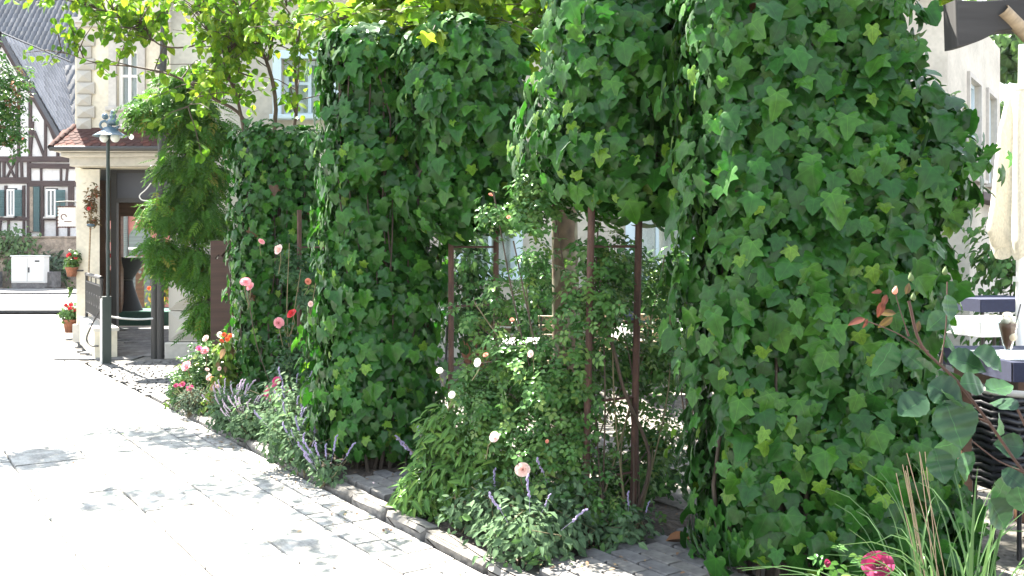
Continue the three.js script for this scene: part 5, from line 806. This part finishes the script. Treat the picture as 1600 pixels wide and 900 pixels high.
const GREYG = [[0.1, 0.18, 0.09], [0.13, 0.22, 0.11], [0.16, 0.26, 0.13], [0.12, 0.24, 0.07]];
mint('grey-green catmint with few lilac flowers spilling over the kerb below climbing rose', [[row(0.25, 0.3, 0.18), 0.24, 0.2, 0.2], [row(-0.05, 0.45, 0.14), 0.22, 0.18, 0.2], [row(0.1, 0.62, 0.26), 0.24, 0.24, 0.2], [row(-0.15, 0.8, 0.1), 0.2, 0.12, 0.2], [row(-0.1, 0.2, 0.16), 0.24, 0.18, 0.2], [row(0.5, 0.25, 0.14), 0.2, 0.15, 0.16]], 3200, 10, GREYG, P.lilac);
mint('catmint with lilac spikes at the foot of the middle ivy column', [[row(2.62, 0.0, 0.2), 0.22, 0.22, 0.2], [row(2.95, 0.2, 0.25), 0.26, 0.28, 0.24], [row(3.3, 0.3, 0.3), 0.26, 0.3, 0.24], [row(2.3, 0.0, 0.16), 0.16, 0.17, 0.14], [row(1.95, 0.02, 0.1), 0.14, 0.12, 0.1]], 3200, 36, GREYG, P.lilac);
mint('pale mauve flowering catmint overhanging the kerb between the two far ivy columns', [[row(3.65, 0.1, 0.16), 0.25, 0.17, 0.2], [row(4.05, 0.08, 0.18), 0.25, 0.18, 0.2], [row(4.4, 0.12, 0.2), 0.2, 0.18, 0.18]], 2200, 50, GREYG, P.mauve);
mint('small round grey-green cushion plant at the kerb', [[row(5.15, 0.03, 0.15), 0.18, 0.17, 0.18]], 900, 0, [[0.12, 0.17, 0.12], [0.15, 0.21, 0.14], [0.17, 0.23, 0.15], [0.13, 0.19, 0.1]], null, 'cushion plant', 'cushion_plant', 0.035);
mint('low shade plants in the bed behind near arch', [[row(-0.35, 1.75, 0.2), 0.4, 0.25, 0.3], [row(0.5, 1.5, 0.2), 0.5, 0.25, 0.35], [row(-0.9, 2.1, 0.2), 0.4, 0.25, 0.3]], 1300, 20, [[0.05, 0.12, 0.04], [0.07, 0.15, 0.05], [0.09, 0.18, 0.06], [0.1, 0.2, 0.06]], P.mauve, 'ground cover', 'shade_plant', 0.08);
{ const t = thing('catmint_spray', 'two tall lilac catmint spikes in front of the middle ivy column', 'catmint'); for (const [px, py, ex, ey] of [[655, 720, 618, 682], [665, 725, 655, 668]]) { const a = at(px, py, 5.95), b = at(ex, ey, 5.95); obj('stem', tubeG(curve([V(a.x + 0.05, 0.0, a.z), a, b], 10), 0.004, 5), M.cane, t); for (let i = 0; i < 14; i++) { const p = a.clone().lerp(b, 0.25 + 0.75 * i / 13); obj('floret', ROSES[i % 3], P.lilac, t).position.copy(p); const m = t.children[t.children.length - 1]; m.scale.setScalar(rr(0.016, 0.026)); m.rotation.set(rr(-1, 1), rr(0, 6), rr(-1, 1)); } } }
{ // pink rose bush at the far end of the bed
  const t = thing('rose_bush', 'pink rose bush with sunlit leaves at the far end of the bed', 'rose'), D = 9.6, ls = [], q = (px, py, d = 0) => at(px, py, D + d);
  const B = [[q(292, 600), 0.22, 0.22, 0.2], [q(318, 575, 0.2), 0.24, 0.28, 0.2], [q(282, 620), 0.12, 0.12, 0.14], [q(335, 560, 0.3), 0.16, 0.26, 0.2]];
  lobes(ls, B, 900, 0.1, {}); foliage(t, ls, L.sprig, [[0.06, 0.15, 0.04], [0.09, 0.2, 0.045], [0.15, 0.26, 0.05], [0.22, 0.3, 0.06]], { map: T.blade, most: 150 });
  canes(t, V(q(305, 0).x, 0, -D), B.map(b => b[0]));
  for (const [px, py, s, m] of [[293, 573, 0.12, P.pink], [321, 549, 0.1, P.pink], [285, 601, 0.07, P.deep], [298, 607, 0.08, P.deep], [322, 529, 0.07, P.pale], [311, 545, 0.06, P.deep], [343, 523, 0.06, P.white], [275, 603, 0.06, P.deep]]) bloom(t, q(px, py, -0.22), s * 0.85, m);
}
{ const t = thing('orange_flowers', 'small orange and yellow flowers with bright leaves beside farthest ivy column', 'flowers'), D = 9.0, ls = [], q = (px, py, d = 0) => at(px, py, D + d);
  const B = [[q(347, 605), 0.12, 0.26, 0.15], [q(352, 550), 0.1, 0.2, 0.12], [q(335, 630), 0.12, 0.12, 0.12]]; lobes(ls, B, 420, 0.085, {}); foliage(t, ls, L.oval, [[0.1, 0.2, 0.03], [0.16, 0.27, 0.035], [0.24, 0.32, 0.04], [0.34, 0.22, 0.12]], { map: T.blade, trans: 0.5, most: 100 });
  canes(t, V(q(345, 0).x, 0, -D), B.map(b => b[0]), 0.005);
  for (const [px, py] of [[350, 523], [355, 530], [346, 533], [360, 525]]) bloom(t, q(px, py, -0.15), 0.04, P.orange); for (let i = 0; i < 6; i++) bloom(t, q(rr(322, 345), rr(572, 610), -0.16), 0.035, P.pale); }
{ // climbing rose between the two far columns
  const t = thing('climbing_rose', 'climbing rose with pink and red blooms on the far iron arch leg', 'rose'), D = 8.5, ls = [], q = (px, py, d = 0) => at(px, py, D + d);
  const B = [[q(470, 560), 0.2, 0.4, 0.18], [q(490, 450, 0.2), 0.14, 0.34, 0.16], [q(455, 410, 0.2), 0.14, 0.26, 0.14], [q(450, 620), 0.26, 0.26, 0.2], [q(495, 640), 0.2, 0.24, 0.18], [q(420, 650), 0.22, 0.18, 0.2]];
  lobes(ls, B, 950, 0.125, { shell: 0.2, ragged: 0.3 }); foliage(t, ls, L.sprig, [[0.05, 0.13, 0.05], [0.07, 0.17, 0.06], [0.1, 0.2, 0.06], [0.15, 0.25, 0.06]], { map: T.blade, most: 150 });
  canes(t, V(q(465, 0).x, 0, -D), [q(452, 380), q(470, 420), q(485, 470), q(440, 500), q(500, 560), q(385, 440), q(500, 400)], 0.01);
  for (const [px, py, s, m] of [[384, 441, 0.1, P.pink], [392, 449, 0.1, P.pink], [437, 391, 0.1, P.pale], [408, 378, 0.06, P.pink], [435, 505, 0.1, P.pink], [457, 491, 0.1, P.red], [424, 614, 0.15, P.deep], [433, 596, 0.09, P.deep], [448, 610, 0.08, P.magenta], [495, 608, 0.09, P.salmon], [481, 440, 0.06, P.salmon], [486, 475, 0.05, P.pale]]) bloom(t, q(px, py, px < 400 ? -0.1 : -0.25), s * 0.85, m);
}
// far shrubs by the timber-framed house
for (const [px, py, d, rx, ry, label, m, leaf, cs] of [[25, 380, 38.4, 1.3, 0.75, 'light green rounded bush in front of the half-timbered house', 900, L.oval, [[0.1, 0.2, 0.06], [0.13, 0.25, 0.08], [0.17, 0.28, 0.1], [0.2, 0.3, 0.1]]], [85, 415, 38.0, 0.5, 0.55, 'spiky yucca plant by the tan garden wall', 400, L.lance, [[0.07, 0.13, 0.07], [0.09, 0.16, 0.08], [0.11, 0.18, 0.09], [0.13, 0.2, 0.09]]]]) {
  const t = thing('front_shrub', label, 'shrub'), c = at(px, py, d), ls = []; lobes(ls, [[c, rx, ry, 0.5], [c.clone().add(V(-rx * 0.6, 0.1, 0)), rx * 0.6, ry * 0.8, 0.4], [V(c.x, c.y * 0.55, c.z), rx * 0.8, c.y * 0.5, 0.4]], m, leaf === L.lance ? 0.42 : 0.2, { droop: leaf === L.lance ? -0.5 : 0.3 });
  foliage(t, ls, leaf, cs, { most: 30, map: T.blade }); obj('stem', tubeG([V(c.x, -0.02, c.z), V(c.x, c.y * 0.5, c.z), c], 0.04, 6), M.twig, t);
}
{ // hedge behind the far right tables
  const t = thing('garden_hedge', 'leafy hedge behind the tables at the right edge', 'hedge'), ls = []; lobes(ls, [[at(1560, 400, 12.4), 0.6, 0.6, 0.4], [at(1620, 430, 12.2), 0.7, 0.7, 0.5], [at(1580, 520, 12), 0.7, 0.6, 0.4], [at(1640, 300, 12.6), 0.5, 0.6, 0.4]], 1900, 0.11, { ragged: 0.3 }); foliage(t, ls, L.oval, ROSEC, { most: 60, map: T.blade }); canes(t, ground(1600, 12.2), [at(1560, 400, 12.4), at(1620, 400, 12.2), at(1640, 320, 12.5), at(1590, 480, 12)], 0.02);
}
// ================================================================ NEAR RIGHT: rose, grass, bloom
{
  const t = thing('rose_branch', 'near rose bush with large bluish leaves and red young shoots at right', 'rose'), D = 2.3, q = (px, py, d = 0) => at(px, py, D + d), base = V(1.42, 0, -2.35);
  const stem = (pts, r) => obj('cane', tubeG(curve(pts, 24), [r, r * 0.95, r * 0.8, r * 0.6, r * 0.4], 8), M.rust, t);
  stem([base, q(1660, 800), q(1600, 738), q(1545, 660), q(1490, 590), q(1440, 540), q(1420, 470)], 0.009); stem([q(1470, 568), q(1478, 510), q(1480, 440)], 0.004); stem([q(1450, 550), q(1400, 520), q(1350, 500)], 0.0035); stem([q(1420, 525), q(1405, 480), q(1398, 455)], 0.003); stem([q(1545, 660), q(1500, 640), q(1450, 600)], 0.004); stem([base.clone().add(V(0.1, 0, 0)), q(1700, 820, -0.2), q(1620, 700, -0.2), q(1590, 640, -0.2)], 0.007); stem([q(1600, 738), q(1560, 720), q(1520, 690)], 0.004);
  const big = [[1395, 535, 1390, 592, 0.13], [1475, 625, 1502, 690, 0.15], [1500, 600, 1555, 592, 0.1], [1448, 620, 1405, 670, 0.11], [1480, 560, 1560, 590, 0.12], [1520, 550, 1560, 595, 0.11], [1515, 700, 1528, 760, 0.0], [1460, 700, 1475, 770, 0.11], [1520, 705, 1500, 750, 0.09], [1450, 600, 1520, 645, 0.11], [1560, 650, 1600, 668, 0.09], [1500, 640, 1440, 625, 0.1], [1565, 735, 1590, 770, 0.09], [1545, 780, 1580, 845, 0.12], [1570, 745, 1530, 800, 0.11], [1430, 560, 1470, 600, 0.09], [1410, 550, 1450, 580, 0.08], [1500, 690, 1440, 700, 0.1], [1590, 640, 1560, 610, 0.09], [1480, 460, 1500, 500, 0.06], [1478, 490, 1450, 515, 0.06], [1600, 700, 1560, 690, 0.09], [1590, 760, 1610, 830, 0.11], [1540, 610, 1580, 640, 0.09]];
  const mats = [[0.025, 0.085, 0.032], [0.034, 0.105, 0.037], [0.045, 0.13, 0.042]].map(c => leafMat(c, 0.25, 0.6, T.rose)), BIG = [[0.66, 0.3, 0.3], [0.74, 0.12, 0.42], [0.6, 0.5, 0.2], [0.7, -0.1, 0.3]].map(([w, dr, fo]) => { const g = ovateG(w, dr, fo, 12, 0.03), p = g.attributes.position; for (let i = 0; i < p.count; i++) p.setZ(i, p.getZ(i) - 0.9 * p.getX(i) * p.getX(i) + 0.02 * Math.sin(p.getY(i) * 22)); g.computeVertexNormals(); return g; });
  big.forEach(([ax, ay, bx, by, s], i) => { if (!s) return; const a = q(ax, ay, rr(-0.12, 0.1)), tip = at(bx, by, -a.z + rr(-0.05, 0.05)).sub(a), m = obj('leaf', BIG[i % 4], mats[i % 3], t); const M4 = leafAt(a, jit(V(0.05, 0.5, 0.7), 0.5), tip, Math.max(0.062, s * 0.76)); M4.decompose(m.position, m.quaternion, m.scale); m.scale.multiplyScalar(1); m.scale.x *= 1.25; });
  const red = leafMat([0.13, 0.04, 0.025], 0.3, 0.35, T.blade), bronze = leafMat([0.13, 0.085, 0.03], 0.3, 0.3, T.blade);
  [[1352, 498, 1322, 506, 0.05, 0], [1355, 498, 1345, 514, 0.03, 0], [1378, 455, 1360, 458, 0.03, 0], [1380, 470, 1374, 490, 0.05, 0], [1395, 495, 1370, 515, 0.05, 1], [1385, 460, 1378, 480, 0.04, 0], [1400, 490, 1380, 485, 0.05, 1], [1415, 460, 1425, 440, 0.04, 1], [1430, 520, 1440, 500, 0.04, 1]].forEach(([ax, ay, bx, by, s, k]) => { const a = q(ax, ay), tip = q(bx, by).sub(a), m = obj('young_leaf', L.lance[0], k ? bronze : red, t, { label: 'reddish young leaf' }); leafAt(a, jit(V(0, 0.4, 0.9), 0.3), tip, s * 0.85).decompose(m.position, m.quaternion, m.scale); m.scale.x *= 1.5; });
  const budM = mat([0.08, 0.12, 0.04]), bud = (px, py, s, c) => { const g = new THREE.LatheGeometry([[0, 0], [0.35, 0.12], [0.5, 0.4], [0.38, 0.75], [0.1, 1.1], [0, 1.2]].map(v => new THREE.Vector2(...v)), 10); const m = obj('bud', g, c, t); m.position.copy(q(px, py)); m.scale.set(s * 0.75, s, s * 0.75); m.rotation.z = rr(-0.3, 0.3); for (let i = 0; i < 4; i++) { const l = obj('sepal', L.lance[0], budM, m); l.position.set(0, 0.3, 0); l.rotation.set(Math.PI * 0.93, i * 1.57, 0); l.scale.setScalar(1.0); } };
  bud(1397, 460, 0.018, P.salmon); bud(1424, 440, 0.019, budM); bud(1427, 470, 0.017, budM); bud(1476, 430, 0.018, budM);
}
{ // arching grass
  const t = thing('ornamental_grass', 'arching green ornamental grass clump at the lower right corner', 'grass plant'), gm = [[0.08, 0.17, 0.06], [0.1, 0.2, 0.07], [0.13, 0.24, 0.08]].map(c => leafMat(c, 0.35, 0.2, T.blade));
  for (let i = 0; i < 120; i++) {
    const b = V(1.25 + gs() * 0.1, 0.0, -2.75 + gs() * 0.1), a = rr(0, Math.PI * 2), h = rr(0.45, 0.95), out = rr(0.08, 0.55) * (Math.cos(a) < 0 ? 1.1 : 0.8), w = rr(0.0035, 0.008), pos = [], idx = [], uv = [], side = V(-Math.sin(a), 0, Math.cos(a));
    for (let k = 0; k <= 9; k++) { const f = k / 9, p = V(b.x + Math.cos(a) * out * f * f * 1.1, b.y + h * (f * 1.5 - 0.72 * f * f * f * (0.4 + out)), b.z + Math.sin(a) * out * f * f * 0.8), ww = w * (1 - f * f * 0.95); for (const s of [-1, 0, 1]) { pos.push(p.x + side.x * s * ww, p.y + (s ? 0.0025 : 0), p.z + side.z * s * ww); uv.push(0.5 + s * 0.5, f); } if (k) { const r = (k - 1) * 3; idx.push(r, r + 1, r + 3, r + 1, r + 4, r + 3, r + 1, r + 2, r + 4, r + 2, r + 5, r + 4); } }
    const g = new THREE.BufferGeometry(); g.setAttribute('position', new THREE.Float32BufferAttribute(pos, 3)); g.setAttribute('uv', new THREE.Float32BufferAttribute(uv, 2)); g.setIndex(idx); g.computeVertexNormals(); obj('blade', g, gm[i % 3], t);
  }
  for (let i = 0; i < 9; i++) { const b = V(1.2 + gs() * 0.06, 0, -2.7), e = at(rr(1395, 1460), rr(700, 740), 2.7); obj('seed_stalk', tubeG(curve([b, b.clone().lerp(e, 0.55).add(V(0.03, 0.05, 0)), e], 10), [0.003, 0.002, 0.0015], 4), M.palewood, t); }
}
{
  const t = thing('magenta_rose', 'single magenta rose in bloom at the bottom right', 'rose'), c = at(1371, 884, 2.75);
  bloom(t, c, 0.074, P.magenta, V(-0.25, 0.55, 0.8)); obj('stem', tubeG(curve([V(c.x + 0.1, 0, c.z), V(c.x + 0.06, 0.35, c.z), c.clone().add(V(0, -0.01, -0.005))], 12), 0.004, 6), M.cane, t);
  const ls = []; lobes(ls, [[at(1320, 890, 2.8), 0.1, 0.06, 0.08], [at(1350, 940, 2.8), 0.15, 0.12, 0.1]], 60, 0.08, {}); foliage(t, ls, L.sprig, ROSEC, { map: T.blade, most: 60 });
  bloom(t, at(1290, 880, 2.8), 0.025, P.magenta, undefined, 'bud');
}
{ const g = ovateG(0.6, -0.3, 0.5, 6); const m = top('fallen_leaf', g, M.dry, 'dry orange-brown leaf lying on the brick path', 'leaf'); const p = at(1040, 862, 5.02); m.position.set(p.x, 0.07, p.z); m.scale.setScalar(0.14); m.rotation.set(-1.35, 0.2, 1.5); }

{ // fallen leaves, petals and grit along the kerb and the paths
  const n = 900, im = new THREE.InstancedMesh(L.small[0], mat([1, 1, 1], { side: THREE.DoubleSide }), n), o = new THREE.Object3D(), c = new THREE.Color();
  for (let i = 0; i < n; i++) { const f = rnd(), s = f < 0.7 ? rr(-0.6, 6) : rr(-0.9, 1.9), t = f < 0.35 ? -0.05 - Math.abs(gs()) * 0.12 : f < 0.5 ? -rr(0, 1.6) : f < 0.7 ? rr(0.15, 0.4) : rr(0.15, 1.5), p = row(s, t, t < 0 ? 0.008 : t < 0.14 ? 0.055 : 0.07); o.position.copy(p); o.rotation.set(-1.57 + gs() * 0.3, gs() * 0.3, rr(0, 6.28)); const k = rr(0.012, 0.035); o.scale.set(k, k, k); o.updateMatrix(); im.setMatrixAt(i, o.matrix); const q = [[0.16, 0.09, 0.045], [0.25, 0.16, 0.07], [0.1, 0.14, 0.04], [0.6, 0.45, 0.42], [0.12, 0.08, 0.05]][pick([4, 3, 2, 0.6, 4])]; im.setColorAt(i, c.setRGB(...q)); }
  im.name = 'leaf_litter'; im.userData = { kind: 'stuff', label: 'fallen leaves and petals scattered along the kerb and paths', category: 'leaf litter' }; im.castShadow = im.receiveShadow = true; scene.add(im);
}

// ---------------------------------------------------------------- every thing's group stands at the thing's base
scene.updateMatrixWorld(true);
for (const o of scene.children) if (o.isGroup) {
  const box = new THREE.Box3();
  o.traverse(c => { if (c.isInstancedMesh) { c.computeBoundingBox(); box.union(c.boundingBox.clone().applyMatrix4(c.matrixWorld)); } else if (c.isMesh) box.expandByObject(c, false); });
  if (box.isEmpty()) continue;
  const b = V((box.min.x + box.max.x) / 2, Math.max(-0.1, box.min.y), (box.min.z + box.max.z) / 2);
  for (const c of o.children) c.position.sub(b);
  o.position.add(b);
}
renderer.render(scene, camera);
